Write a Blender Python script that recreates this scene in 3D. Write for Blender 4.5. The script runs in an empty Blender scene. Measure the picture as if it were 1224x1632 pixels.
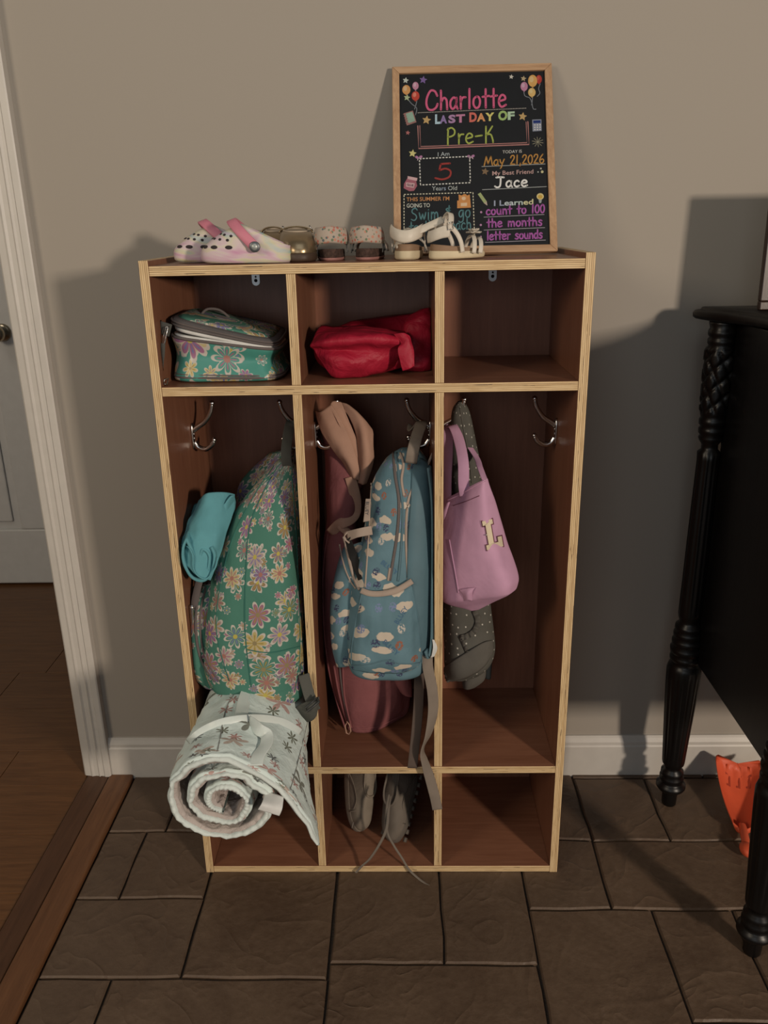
import bpy, math, random
from math import sin, cos, pi, sqrt, atan2
from mathutils import Vector, Matrix, noise

C = bpy.context.scene.collection
sc = bpy.context.scene

# ------------------------------------------------------------------ camera
FPX = 1315.717
CAM = Vector((0.0586, -1.429, 1.3277))
YAW, PITCH, ROLL = -0.0254, -0.3369, -0.0199
_f = Vector((sin(YAW)*cos(PITCH), cos(YAW)*cos(PITCH), sin(PITCH)))
_r = Vector((cos(YAW), -sin(YAW), 0)); _u = _r.cross(_f)
_R = cos(ROLL)*_r + sin(ROLL)*_u
_U = -sin(ROLL)*_r + cos(ROLL)*_u
cam_data = bpy.data.cameras.new('camera')
cam = bpy.data.objects.new('camera', cam_data); C.objects.link(cam)
cam.matrix_world = Matrix(((_R.x, _U.x, -_f.x, CAM.x), (_R.y, _U.y, -_f.y, CAM.y), (_R.z, _U.z, -_f.z, CAM.z), (0, 0, 0, 1)))
cam_data.sensor_fit = 'VERTICAL'; cam_data.sensor_height = 36; cam_data.sensor_width = 27
cam_data.lens = FPX/1632*36; cam_data.clip_start = 0.02
sc.camera = cam

# ------------------------------------------------------------------ world, lights, exposure
world = bpy.data.worlds.new('world'); sc.world = world; world.use_nodes = True
bg = world.node_tree.nodes['Background']
bg.inputs[0].default_value = (0.80, 0.92, 1.0, 1); bg.inputs[1].default_value = 0.042

def area_light(name, loc, target, size, power, col, size_y=None):
    l = bpy.data.lights.new(name, 'AREA'); l.energy = power; l.color = col
    l.shape = 'RECTANGLE'; l.size = size; l.size_y = size_y or size
    o = bpy.data.objects.new(name, l); C.objects.link(o); o.location = loc
    o.rotation_euler = (Vector(target)-Vector(loc)).to_track_quat('-Z', 'Y').to_euler()
    return o
area_light('key_lamp', (2.75, -3.7, 1.75), (0.2, 0.2, 0.8), 0.30, 130, (1.0, 0.85, 0.70), 0.35)
area_light('upper_fill', (0.1, -1.0, 2.55), (0.1, 0.35, 1.35), 1.2, 3.5, (0.85, 0.95, 1.0), 1.0)  # weak cool fill added overhead to brighten the upper wall
area_light('left_fill', (-2.3, -2.3, 2.25), (-0.5, 0.3, 1.1), 0.9, 33.0, (1.0, 0.84, 0.64), 0.9)  # warm fill added from the left to lift the shaded wall
area_light('hall_fill', (-1.9, 0.5, 2.3), (-1.5, 1.5, 0.9), 0.5, 4.0, (1.0, 0.92, 0.82), 0.5)  # small fill added to brighten the hall door
area_light('front_fill', (-0.6, -3.6, 1.5), (0.0, 0.3, 0.7), 1.6, 12.0, (0.90, 0.96, 1.0), 1.4)  # cool fill added behind the camera to brighten the cubby interiors

sc.view_settings.view_transform = 'Standard'; sc.view_settings.look = 'None'
sc.view_settings.gamma = 1; sc.view_settings.use_curve_mapping = False
sc.view_settings.exposure = 0.0

# ------------------------------------------------------------------ point helpers
def ray(px, py):
    return _f + _R*((px-612)/FPX) - _U*((py-816)/FPX)
def PY(px, py, y):
    d = ray(px, py); return CAM + d*((y-CAM.y)/d.y)
def PZ(px, py, z):
    d = ray(px, py); return CAM + d*((z-CAM.z)/d.z)
def PX(px, py, x):
    d = ray(px, py); return CAM + d*((x-CAM.x)/d.x)
def PPL(px, py, o, n):
    d = ray(px, py); return CAM + d*((o-CAM).dot(n)/d.dot(n))

# ------------------------------------------------------------------ object helpers
ORG = {}
def thing(name, label, cat, loc, group=None):
    o = bpy.data.objects.new(name, None); C.objects.link(o); o.empty_display_size = 0.03
    o.location = loc; ORG[o.name] = Vector(loc)
    o['label'] = label; o['category'] = cat
    if group: o['group'] = group
    return o
def struct(name, label=None):
    o = bpy.data.objects.new(name, None); C.objects.link(o); ORG[o.name] = Vector((0, 0, 0))
    o['kind'] = 'structure'
    if label: o['label'] = label
    return o

ROOM = {}
class MB:
    def __init__(s): s.v = []; s.f = []; s.uv = []; s.mi = []; s.m = 0
    def vert(s, p): s.v.append(Vector(p)); return len(s.v)-1
    def face(s, ids, uv=None, mi=None):
        s.f.append(list(ids)); s.uv.append(uv); s.mi.append(s.m if mi is None else mi)
    def box(s, lo, hi, mi=None):
        x0, y0, z0 = lo; x1, y1, z1 = hi
        b = len(s.v)
        for z in (z0, z1):
            for x, y in ((x0, y0), (x1, y0), (x1, y1), (x0, y1)): s.vert((x, y, z))
        for q in ((3, 2, 1, 0), (4, 5, 6, 7), (0, 1, 5, 4), (1, 2, 6, 5), (2, 3, 7, 6), (3, 0, 4, 7)):
            s.face([b+i for i in q], mi=mi)
    def skin(s, rings, caps=True, closed=True, uvs=True, cap0=None, cap1=None):
        """rings: list of equally long lists of points"""
        n = len(rings[0]); b = len(s.v)
        for r in rings:
            for p in r: s.vert(p)
        V = 0
        vv = [0]
        for i in range(1, len(rings)):
            V += max((rings[i][n//4]-rings[i-1][n//4]).length, 1e-5) if isinstance(rings[i][0], Vector) else .01
            vv.append(V)
        big = max(rings, key=lambda r: sum((r[j]-r[j-1]).length for j in range(1, n)))
        uu = [0]
        for j in range(1, n+1): uu.append(uu[-1]+(big[j % n]-big[j-1]).length)
        m = n if closed else n-1
        for i in range(len(rings)-1):
            for j in range(m):
                k = (j+1) % n
                s.face((b+i*n+j, b+i*n+k, b+(i+1)*n+k, b+(i+1)*n+j),
                       ((uu[j], vv[i]), (uu[j+1], vv[i]), (uu[j+1], vv[i+1]), (uu[j], vv[i+1])))
        if caps and closed:
            if cap0 is not False:
                c = sum((Vector(p) for p in rings[0]), Vector())/n; ci = s.vert(c)
                for j in range(n): s.face((ci, b+(j+1) % n, b+j), ((uu[n//2], -.02), (uu[j+1], 0), (uu[j], 0)))
            if cap1 is not False:
                c = sum((Vector(p) for p in rings[-1]), Vector())/n; ci = s.vert(c); o = b+(len(rings)-1)*n
                for j in range(n): s.face((ci, o+j, o+(j+1) % n), ((uu[n//2], V+.02), (uu[j], V), (uu[j+1], V)))
        return s
    def build(s, name, mat, parent=None, smooth=True, bevel=0, sub=0, angle=None):
        me = bpy.data.meshes.new(name)
        org = ORG[parent.name] if parent is not None else Vector((0, 0, 0))
        lab = parent.get('label') if parent is not None else None
        if lab in ROOM:      # soft things press against the boards of their compartment, never through them
            x0, x1, z0 = ROOM[lab]
            for v in s.v:
                if v.y > -.0015:
                    v.x = min(max(v.x, x0), x1); v.z = max(v.z, z0); v.y = min(v.y, .3022)
        me.from_pydata([v-org for v in s.v], [], s.f)
        mats = mat if isinstance(mat, (list, tuple)) else [mat]
        for m in mats: me.materials.append(m)
        uvl = me.uv_layers.new(name='UVMap')
        li = 0
        for pi_, p in enumerate(me.polygons):
            p.use_smooth = smooth; p.material_index = min(s.mi[pi_], len(mats)-1)
            uv = s.uv[pi_]
            if uv is None:
                n = p.normal
                ax = max(range(3), key=lambda a: abs(n[a]))
                ij = [(1, 2), (0, 2), (0, 1)][ax]
                uv = [(s.v[i][ij[0]], s.v[i][ij[1]]) for i in s.f[pi_]]
            for k in range(p.loop_total):
                uvl.data[p.loop_start+k].uv = uv[k]
        me.validate()
        import bmesh
        bm = bmesh.new(); bm.from_mesh(me); bmesh.ops.recalc_face_normals(bm, faces=bm.faces); bm.to_mesh(me); bm.free()
        o = bpy.data.objects.new(name, me); C.objects.link(o)
        if parent is not None: o.parent = parent
        ORG[o.name] = org
        if bevel:
            md = o.modifiers.new('bevel', 'BEVEL'); md.width = bevel; md.segments = 2; md.limit_method = 'ANGLE'; md.angle_limit = 0.6
        if sub:
            md = o.modifiers.new('sub', 'SUBSURF'); md.levels = sub; md.render_levels = sub
        return o
def tag(o, label, cat, group=None):
    o['label'] = label; o['category'] = cat
    if group: o['group'] = group
    return o
def rebase(o, loc):
    """move a parentless mesh's origin to loc, the shape staying where it is"""
    loc = Vector(loc); o.data.transform(Matrix.Translation(-loc)); o.location = loc; ORG[o.name] = loc
    return o

def cr(pts, n, closed=False):
    """catmull-rom through list of Vectors / tuples, n samples"""
    P_ = [Vector(p) for p in pts]; m = len(P_)
    out = []
    segs = m if closed else m-1
    for i in range(n):
        t = i*segs/(n if closed else (n-1)); k = min(int(t), segs-1); t -= k
        if closed: a, b, c, d = P_[(k-1) % m], P_[k % m], P_[(k+1) % m], P_[(k+2) % m]
        else: a, b, c, d = P_[max(k-1, 0)], P_[k], P_[k+1], P_[min(k+2, m-1)]
        out.append(0.5*((2*b)+(c-a)*t+(2*a-5*b+4*c-d)*t*t+(3*b-a-3*c+d)*t**3))
    return out
def crn(rows, n):
    """catmull-rom on arbitrary length tuples"""
    m = len(rows); L = len(rows[0]); out = []
    for i in range(n):
        t = i*(m-1)/(n-1); k = min(int(t), m-2); t -= k
        a, b, c, d = rows[max(k-1, 0)], rows[k], rows[k+1], rows[min(k+2, m-1)]
        out.append([0.5*((2*b[j])+(c[j]-a[j])*t+(2*a[j]-5*b[j]+4*c[j]-d[j])*t*t+(3*b[j]-a[j]-3*c[j]+d[j])*t**3) for j in range(L)])
    return out

def tube_pts(mb, pts, r, seg=8, closed=False, caps=True, n=None, r2=None):
    pts = [Vector(p) for p in pts]
    if n: pts = cr(pts, n, closed)
    m = len(pts); rings = []
    up = Vector((0.13, 0.3, 0.9))
    for i, p in enumerate(pts):
        if closed: t = pts[(i+1) % m]-pts[i-1]
        else: t = pts[min(i+1, m-1)]-pts[max(i-1, 0)]
        t.normalize()
        a = t.cross(up)
        if a.length < 1e-3: a = t.cross(Vector((1, 0, 0)))
        a.normalize(); b = t.cross(a); up = a.cross(t) if False else up
        rr = r if r2 is None else r+(r2-r)*i/(m-1)
        rings.append([p+a*(rr*cos(2*pi*k/seg))+b*(rr*sin(2*pi*k/seg)) for k in range(seg)])
    if closed: rings.append(rings[0])
    mb.skin(rings, caps=(caps and not closed)); return mb
def ribbon_pts(mb, pts, w, th, wd, n=None, w2=None, wave=0):
    """flat strap along pts; wd = width direction (Vector or list of Vectors)"""
    pts = [Vector(p) for p in pts]; k0 = len(pts)
    wds = [Vector(q) for q in wd] if isinstance(wd, list) else [Vector(wd)]*k0
    if n: pts = cr(pts, n); wds = cr(wds, n)
    m = len(pts); rings = []
    for i, p in enumerate(pts):
        t = (pts[min(i+1, m-1)]-pts[max(i-1, 0)]).normalized()
        a = wds[i]-t*wds[i].dot(t); a.normalize(); b = t.cross(a)
        ww = (w if w2 is None else w+(w2-w)*i/(m-1))/2
        q = p+b*(wave*sin(i*1.3))
        h = th/2
        rings.append([q+a*ww+b*h*.4, q+a*ww*.9+b*h, q-a*ww*.9+b*h, q-a*ww+b*h*.4, q-a*ww-b*h*.4, q-a*ww*.9-b*h, q+a*ww*.9-b*h, q+a*ww-b*h*.4])
    mb.skin(rings); return mb
def fold_noise(amp, freq=14, seed=0, stretch=(1, 1, .35)):
    def f(p, n):
        q = Vector((p.x*stretch[0]*freq+seed*7.3, p.y*stretch[1]*freq, p.z*stretch[2]*freq+seed))
        return p+n*amp*(noise.noise(q)+.5*noise.noise(q*2.1))
    return f
def rowloft(mb, rows, n=48, seg=56, ex=2.6, disp=None, caps=True, roundend=0):
    """rows: (pxl,pyl,yl, pxr,pyr,yr, half_thickness). Rings round the line from the left to the right edge point."""
    R_ = []
    for (a, b, c, d, e, f, t) in rows:
        L = PY(a, b, c); Q = PY(d, e, f); R_.append((L.x, L.y, L.z, Q.x, Q.y, Q.z, t))
    R_ = crn(R_, n)
    if roundend:
        ex0 = []
        k = roundend
        first, last = R_[0], R_[-1]
        def shrink(r, s, dz):
            L = Vector(r[:3]); Q = Vector(r[3:6]); c = (L+Q)/2
            L = c+(L-c)*s; Q = c+(Q-c)*s
            return [L.x, L.y, L.z+dz, Q.x, Q.y, Q.z+dz, r[6]*s]
        d0 = first[6]*.5; d1 = last[6]*.5
        for i in range(k):
            a = (i+.35)/k*pi/2
            ex0.append(shrink(first, sin(a)*.5+.5 if False else sin(a), d0*(1-sin(a*1.0))**1.0*.0+d0*cos(a)))
        tail = [shrink(last, sin((i+.35)/k*pi/2), -d1*cos((i+.35)/k*pi/2)) for i in range(k)][::-1]
        R_ = ex0+R_+tail
    rings = []
    for r in R_:
        L = Vector(r[:3]); Q = Vector(r[3:6]); c = (L+Q)/2; h = (Q-L)/2; t = max(r[6], .0006)
        dep = Vector((-h.y, h.x, 0)); dep = dep.normalized() if dep.length > 1e-6 else Vector((0, 1, 0))
        ring = []
        for k in range(seg):
            th = 2*pi*k/seg
            cx = cos(th); sy = sin(th)
            u = math.copysign(abs(cx)**(2/ex), cx); v = math.copysign(abs(sy)**(2/ex), sy)
            p = c-h*u-dep*t*v
            if disp: p = disp(p, (-h.normalized()*cx-dep*sy))
            ring.append(p)
        rings.append(ring)
    mb.skin(rings, caps=caps); return mb
def lathe(mb, prof, c, seg=32, flute=0, fz=None, famp=0.0, carve=None):
    """prof: list of (z, r), c: (x,y)"""
    rings = []
    for z, r in prof:
        ring = []
        for k in range(seg):
            a = 2*pi*k/seg; rr = r
            if flute and fz(z): rr = r-famp*abs(cos(a*flute/2))**3
            if carve and carve[0] < z < carve[1]:
                rr = r+0.0035*(sin(a*4+z*70)+sin(a*3-z*90)) 
            ring.append(Vector((c[0]+rr*cos(a), c[1]+rr*sin(a), z)))
        rings.append(ring)
    mb.skin(rings); return mb
def grid_sheet(mb, ctrl, nu, nv, th, disp=None):
    """ctrl: rows of points -> smooth solid sheet of thickness th"""
    rows = [cr(r, nu) for r in ctrl]
    cols = [cr([r[j] for r in rows], nv) for j in range(nu)]
    P_ = [[cols[j][i].copy() for j in range(nu)] for i in range(nv)]
    N_ = []
    for i in range(nv):
        N_.append([])
        for j in range(nu):
            du = P_[i][min(j+1, nu-1)]-P_[i][max(j-1, 0)]; dv = P_[min(i+1, nv-1)][j]-P_[max(i-1, 0)][j]
            nn = du.cross(dv); nn = nn.normalized() if nn.length > 1e-12 else Vector((0, -1, 0)); N_[i].append(nn)
    if disp:
        P_ = [[disp(P_[i][j], N_[i][j]) for j in range(nu)] for i in range(nv)]
    b = len(mb.v)
    for s_ in (.5, -.5):
        for i in range(nv):
            for j in range(nu): mb.vert(P_[i][j]+N_[i][j]*th*s_)
    W_ = (P_[nv//2][-1]-P_[nv//2][0]).length; H_ = (P_[-1][nu//2]-P_[0][nu//2]).length
    def idx(k, i, j): return b+k*nu*nv+i*nu+j
    def uv(i, j): return (W_*j/(nu-1), H_*i/(nv-1))
    for i in range(nv-1):
        for j in range(nu-1):
            u4 = (uv(i, j), uv(i, j+1), uv(i+1, j+1), uv(i+1, j))
            mb.face((idx(0, i, j), idx(0, i, j+1), idx(0, i+1, j+1), idx(0, i+1, j)), u4)
            mb.face((idx(1, i, j), idx(1, i+1, j), idx(1, i+1, j+1), idx(1, i, j+1)), (u4[0], u4[3], u4[2], u4[1]))
    for i in range(nv-1):
        for j, fl in ((0, 0), (nu-1, 1)):
            q = (idx(0, i, j), idx(0, i+1, j), idx(1, i+1, j), idx(1, i, j))
            mb.face(q, (uv(i, j), uv(i+1, j), uv(i+1, j), uv(i, j)))
    for j in range(nu-1):
        for i in (0, nv-1):
            q = (idx(0, i, j), idx(1, i, j), idx(1, i, j+1), idx(0, i, j+1))
            mb.face(q, (uv(i, j), uv(i, j), uv(i, j+1), uv(i, j+1)))
    return mb

# ------------------------------------------------------------------ material helpers
class NT:
    def __init__(s, name):
        s.mat = bpy.data.materials.new(name); s.mat.use_nodes = True; s.t = s.mat.node_tree
        s.b = s.t.nodes['Principled BSDF']
    def n(s, typ, **kw):
        nd = s.t.nodes.new(typ)
        for k, v in kw.items():
            if k.startswith('i_'):
                nd.inputs[k[2:].replace('_', ' ')].default_value = v
            else: setattr(nd, k, v)
        return nd
    def l(s, a, b): s.t.links.new(a, b); return s
    def val(s, x, inp):
        if hasattr(x, 'is_output'): s.l(x, inp)
        else: inp.default_value = x
    def m(s, op, a, b=0.0, c=0.0, clamp=False):
        nd = s.n('ShaderNodeMath', operation=op, use_clamp=clamp)
        s.val(a, nd.inputs[0]); s.val(b, nd.inputs[1]); s.val(c, nd.inputs[2]); return nd.outputs[0]
    def vm(s, op, a, b=(0, 0, 0)):
        nd = s.n('ShaderNodeVectorMath', operation=op); s.val(a, nd.inputs[0]); s.val(b, nd.inputs[1]); return nd
    def mix(s, fac, a, b):
        nd = s.n('ShaderNodeMix', data_type='RGBA'); s.val(fac, nd.inputs[0])
        for x, i in ((a, 6), (b, 7)):
            if isinstance(x, tuple): x = x if len(x) == 4 else x+(1,)
            s.val(x, nd.inputs[i])
        return nd.outputs[2]
    def coord(s, kind='Object', scale=(1, 1, 1), rot=(0, 0, 0), loc=(0, 0, 0)):
        tc = s.n('ShaderNodeTexCoord'); mp = s.n('ShaderNodeMapping')
        mp.inputs['Scale'].default_value = scale; mp.inputs['Rotation'].default_value = rot; mp.inputs['Location'].default_value = loc
        s.l(tc.outputs[kind], mp.inputs[0]); return mp.outputs[0]
    def noise(s, v, scale, det=3, rough=.5, dist=0, dim='3D'):
        nd = s.n('ShaderNodeTexNoise', noise_dimensions=dim); s.l(v, nd.inputs['Vector'])
        nd.inputs['Scale'].default_value = scale; nd.inputs['Detail'].default_value = det
        nd.inputs['Roughness'].default_value = rough; nd.inputs['Distortion'].default_value = dist
        return nd.outputs['Fac']
    def ramp(s, fac, stops, interp='LINEAR'):
        nd = s.n('ShaderNodeValToRGB'); nd.color_ramp.interpolation = interp; e = nd.color_ramp.elements
        while len(e) < len(stops): e.new(.5)
        for i, (p, c) in enumerate(stops):
            e[i].position = p; e[i].color = c if len(c) == 4 else c+(1,)
        s.val(fac, nd.inputs[0]); return nd.outputs[0]
    def step(s, x, edge, soft=.02):   # 1 when x<edge
        return s.m('MULTIPLY_ADD', s.m('SUBTRACT', x, edge), -1/soft, .5, clamp=True)
    def col(s, c): s.val(c if not isinstance(c, tuple) or len(c) == 4 else c+(1,), s.b.inputs['Base Color']); return s
    def rough(s, r): s.val(r, s.b.inputs['Roughness']); return s
    def bump(s, h, strength=.3, dist=.002):
        nd = s.n('ShaderNodeBump'); nd.inputs['Strength'].default_value = strength; nd.inputs['Distance'].default_value = dist
        s.l(h, nd.inputs['Height']); s.l(nd.outputs[0], s.b.inputs['Normal']); return s
def lin(r, g, b):
    f = lambda c: (c/255/12.92) if c/255 <= .04045 else ((c/255+.055)/1.055)**2.4
    return (f(r), f(g), f(b))
def plain(name, c, rough=.6, metal=0, bump=None, var=0.12, nscale=30, spec=.4, sheen=0):
    t = NT(name); co = t.coord()
    nz = t.noise(co, nscale, 4)
    d = tuple(x*(1-var) for x in c); h = tuple(min(1, x*(1+var)) for x in c)
    t.col(t.ramp(nz, [(.3, d), (.7, h)])).rough(rough)
    t.b.inputs['Metallic'].default_value = metal; t.b.inputs['Specular IOR Level'].default_value = spec
    if sheen: t.b.inputs['Sheen Weight'].default_value = sheen
    if bump: t.bump(t.noise(co, bump[0], 3), bump[1], bump[2])
    return t.mat
def fabric(name, c, rough=.85, var=.08, weave=900, crease=(18, .5, .006), spec=.2):
    t = NT(name); co = t.coord()
    big = t.noise(co, 25, 3); fine = t.noise(co, weave, 1)
    t.col(t.ramp(big, [(.25, tuple(x*(1-var) for x in c)), (.75, tuple(min(1, x*(1+var)) for x in c))])).rough(rough)
    t.b.inputs['Specular IOR Level'].default_value = spec
    h = t.m('ADD', t.m('MULTIPLY', t.noise(co, crease[0], 3, .55, .6), 1.0), t.m('MULTIPLY', fine, .05))
    t.bump(h, crease[1], crease[2]); return t.mat
def daisy(name, base, petals, scale=16, leaf=True, coat=.0, thresh=.5):
    """printed daisies: rings of petals round the points of a voronoi"""
    t = NT(name); uv = t.coord('UV'); cur = None
    col = base+(1,)
    wob = t.n('ShaderNodeTexNoise'); wob.inputs['Scale'].default_value = 60; t.l(uv, wob.inputs['Vector'])
    def layer(col, sc_, off, rad, npet, cols, outline, density):
        v0 = t.vm('ADD', uv, (off, off*.7, 0)).outputs[0]
        v = t.vm('MULTIPLY', v0, (sc_, sc_, 0)).outputs[0]
        vo = t.n('ShaderNodeTexVoronoi', voronoi_dimensions='2D'); vo.inputs['Scale'].default_value = 1; vo.inputs['Randomness'].default_value = .62
        t.l(v, vo.inputs['Vector'])
        d = t.vm('SUBTRACT', v, vo.outputs['Position'])
        sp = t.n('ShaderNodeSeparateXYZ'); t.l(d.outputs[0], sp.inputs[0])
        rc = t.n('ShaderNodeSeparateColor'); t.l(vo.outputs['Color'], rc.inputs[0])
        ang = t.m('ADD', t.m('ARCTAN2', sp.outputs[1], sp.outputs[0]), t.m('MULTIPLY', rc.outputs[0], 6.0))
        ln = t.m('SQRT', t.m('ADD', t.m('MULTIPLY', sp.outputs[0], sp.outputs[0]), t.m('MULTIPLY', sp.outputs[1], sp.outputs[1])))
        cs = t.m('ABSOLUTE', t.m('COSINE', t.m('MULTIPLY', ang, npet/2)))
        pet = t.m('POWER', cs, .62)
        rr = t.m('MULTIPLY', t.m('ADD', t.m('MULTIPLY', pet, .78), .22), t.m('MULTIPLY', t.m('ADD', t.m('MULTIPLY', rc.outputs[1], .35), .75), rad))
        ex = t.m('LESS_THAN', rc.outputs[2], density)
        outm = t.m('MULTIPLY', t.step(ln, rr, .025), ex)
        inn = t.m('MULTIPLY', t.step(ln, t.m('SUBTRACT', t.m('MULTIPLY', rr, .92), outline), .02), ex)
        vein = t.m('MULTIPLY', t.m('GREATER_THAN', cs, .93), t.step(ln, t.m('MULTIPLY', rr, .6), .05))
        cen = t.m('MULTIPLY', t.step(ln, rad*.17, .02), ex)
        pc = t.ramp(rc.outputs[0], [(i/len(cols), c) for i, c in enumerate(cols)], 'CONSTANT')
        vc = t.ramp(rc.outputs[1], [(0, (.30, .13, .20)), (.35, (.16, .16, .32)), (.7, (.30, .22, .06))], 'CONSTANT')
        col = t.mix(outm, col, (.47, .43, .38))
        col = t.mix(inn, col, pc)
        col = t.mix(t.m('MULTIPLY', vein, inn), col, vc)
        return t.mix(cen, col, t.ramp(rc.outputs[1], [(0, (.33, .15, .12)), (.4, (.42, .36, .08)), (.75, (.25, .20, .10))], 'CONSTANT'))
    col = layer(col, scale*1.15, .53, .50, 7, petals[2:]+petals[:2], .06, .55)
    col = layer(col, scale*2.1, .37, .38, 7, petals[::-1], .03, .4)
    col = layer(col, scale, 0.05, .50, 8, petals, .05, .9)
    t.col(col).rough(.55 if coat else .8)
    t.b.inputs['Specular IOR Level'].default_value = .35 if coat else .2
    if coat: t.b.inputs['Coat Weight'].default_value = coat; t.b.inputs['Coat Roughness'].default_value = .25
    co = t.coord(); t.bump(t.noise(co, 16, 3, .5, .6), .5, .006); return t.mat

M = {}
def wood(name, c1, c2, axis='x', scale=1.0, rough=.5, rings=14):
    t = NT(name)
    sc_ = {'x': (1.2, 16, 16), 'y': (16, 1.2, 16), 'z': (16, 16, 1.2)}[axis]
    co = t.coord('Object', tuple(s*scale for s in sc_))
    n1 = t.noise(co, 3.0, 5, .6, 1.2); n2 = t.noise(co, rings, 3, .6, .5)
    f = t.m('ADD', t.m('MULTIPLY', n1, .65), t.m('MULTIPLY', n2, .35))
    t.col(t.ramp(f, [(.32, c1), (.68, c2)])).rough(rough); t.b.inputs['Specular IOR Level'].default_value = .35
    t.bump(n2, .12, .001); return t.mat
# ------------------------------------------------------------------ materials of the room
def wall_mat():
    t = NT('greige_wall_paint'); co = t.coord()
    t.col((.338, .302, .258, 1)).rough(.75); t.b.inputs['Specular IOR Level'].default_value = .25
    t.bump(t.noise(co, 260, 2), .06, .001); return t.mat
M['wall'] = wall_mat()
M['trim'] = plain('white_trim_paint', (.53, .50, .455), .42, var=.03, bump=(60, .05, .001))
M['door'] = plain('white_door_paint', (.55, .54, .52), .4, var=.03, bump=(50, .04, .001))
def tile_mat():
    t = NT('slate_tile'); co = t.coord()
    oi = t.n('ShaderNodeObjectInfo')
    big = t.noise(co, 6, 5, .6, .6); fine = t.noise(co, 70, 4, .6)
    base = t.ramp(t.m('ADD', t.m('MULTIPLY', big, .7), t.m('MULTIPLY', fine, .3)), [(.3, (.074, .045, .029)), (.55, (.118, .077, .050)), (.8, (.165, .112, .077))])
    tint = t.mix(t.m('MULTIPLY', oi.outputs['Random'], .45), base, (.095, .066, .047))
    t.col(tint).rough(t.ramp(fine, [(.3, (.42,)*3), (.7, (.62,)*3)]))
    w = t.n('ShaderNodeTexNoise'); w.inputs['Scale'].default_value = 5; w.inputs['Detail'].default_value = 2; w.inputs['Distortion'].default_value = 1.6
    t.l(co, w.inputs['Vector'])
    ridge = t.m('POWER', t.m('SUBTRACT', 1.0, t.m('ABSOLUTE', t.m('MULTIPLY', t.m('SUBTRACT', w.outputs['Fac'], .5), 7.0)), clamp=True), 3.0)
    h = t.m('ADD', t.m('ADD', t.m('MULTIPLY', big, .9), t.m('MULTIPLY', ridge, .22)), t.m('MULTIPLY', fine, .22))
    t.bump(h, .8, .006); t.b.inputs['Specular IOR Level'].default_value = .35; return t.mat
M['tile'] = tile_mat()
M['grout'] = plain('dark_grout', (.045, .032, .024), .9, bump=(120, .6, .004))
M['plank'] = wood('oak_planks', (.085, .035, .012), (.165, .074, .028), 'x', 1.0, .38)
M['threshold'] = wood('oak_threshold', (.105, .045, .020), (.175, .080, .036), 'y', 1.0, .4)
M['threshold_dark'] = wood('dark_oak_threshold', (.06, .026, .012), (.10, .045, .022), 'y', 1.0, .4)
M['brass'] = plain('aged_nickel_knob', (.45, .38, .28), .3, 1.0)

WY = .3456     # wall plane
TX = -.641     # edge of the stone floor
# ------------------------------------------------------------------ walls and floor
b = MB(); b.box((-.735, WY, 0), (2.6, WY+.11, 2.75)); b.build('wall_back', M['wall'], smooth=False)['kind'] = 'structure'
b = MB(); b.box((-3.4, 1.57, 0), (-.2, 1.68, 2.75)); b.build('wall_hall', M['wall'], smooth=False)['kind'] = 'structure'

b = MB(); b.box((-3.5, -2.2, 0), (-3.4, 1.57, 2.75)); b.build('wall_left', M['wall'], smooth=False)['kind'] = 'structure'

floor = struct('floor')
b = MB(); b.box((TX+.001, -2.2, -.05), (2.6, WY, -.007)); b.build('grout_bed', M['grout'], floor, smooth=False)
b = MB(); b.box((-3.4, -2.2, -.05), (TX+.001, 1.57, -.012)); b.build('subfloor', M['grout'], floor, smooth=False)
tiles = [(-.64, -.37, -.266, -.071), (-.64, -.549, -.071, .129), (-.549, -.37, -.071, .129), (-.64, -.505, .129, .334), (-.505, -.30, .129, .334),
         (-.37, -.095, -.266, .129), (-.30, -.04, .129, .334), (-.64, -.501, -.50, -.266), (-.501, -.093, -.62, -.266),
         (-.093, .126, -.233, .10), (.126, .305, -.233, .10), (-.093, .302, -.50, -.233), (-.04, .304, .10, .334),
         (.305, .475, -.102, .10), (.304, .476, .10, .334), (.303, .553, -.46, -.102), (.553, .713, -.352, -.102), (.713, 1.02, -.352, -.102),
         (.475, .90, -.102, .097), (.476, .652, .097, .319), (.652, .87, .097, .319), (.87, 1.12, .097, .319), (.476, .80, .319, .334), (.80, 1.12, .319, .334),
         (.90, 1.12, -.102, .097), (.553, .86, -.60, -.352), (.86, 1.12, -.60, -.352), (1.02, 1.12, -.352, -.102),
         (.303, .553, -.75, -.46), (-.093, .303, -.75, -.50), (-.64, -.501, -.75, -.50), (-.501, -.093, -.75, -.62), (.553, 1.12, -.75, -.60)]
rnd = random.Random(4)
y = -.75
while y > -2.1:      # rows beyond the frame, towards the room
    h = rnd.choice((.2, .25, .3)); x = TX
    while x < 1.12:
        w = rnd.choice((.2, .3, .4)); x2 = min(x+w, 1.12)
        if 1.12-x2 < .1: x2 = 1.12
        tiles.append((x, x2, y-h, y)); x = x2
    y -= h
y = .334
while y > -2.1:
    h = rnd.choice((.2, .25, .3)); x = 1.12
    while x < 2.5:
        w = rnd.choice((.25, .3, .4)); tiles.append((x, x+w, y-h, y)); x += w
    y -= h
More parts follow.
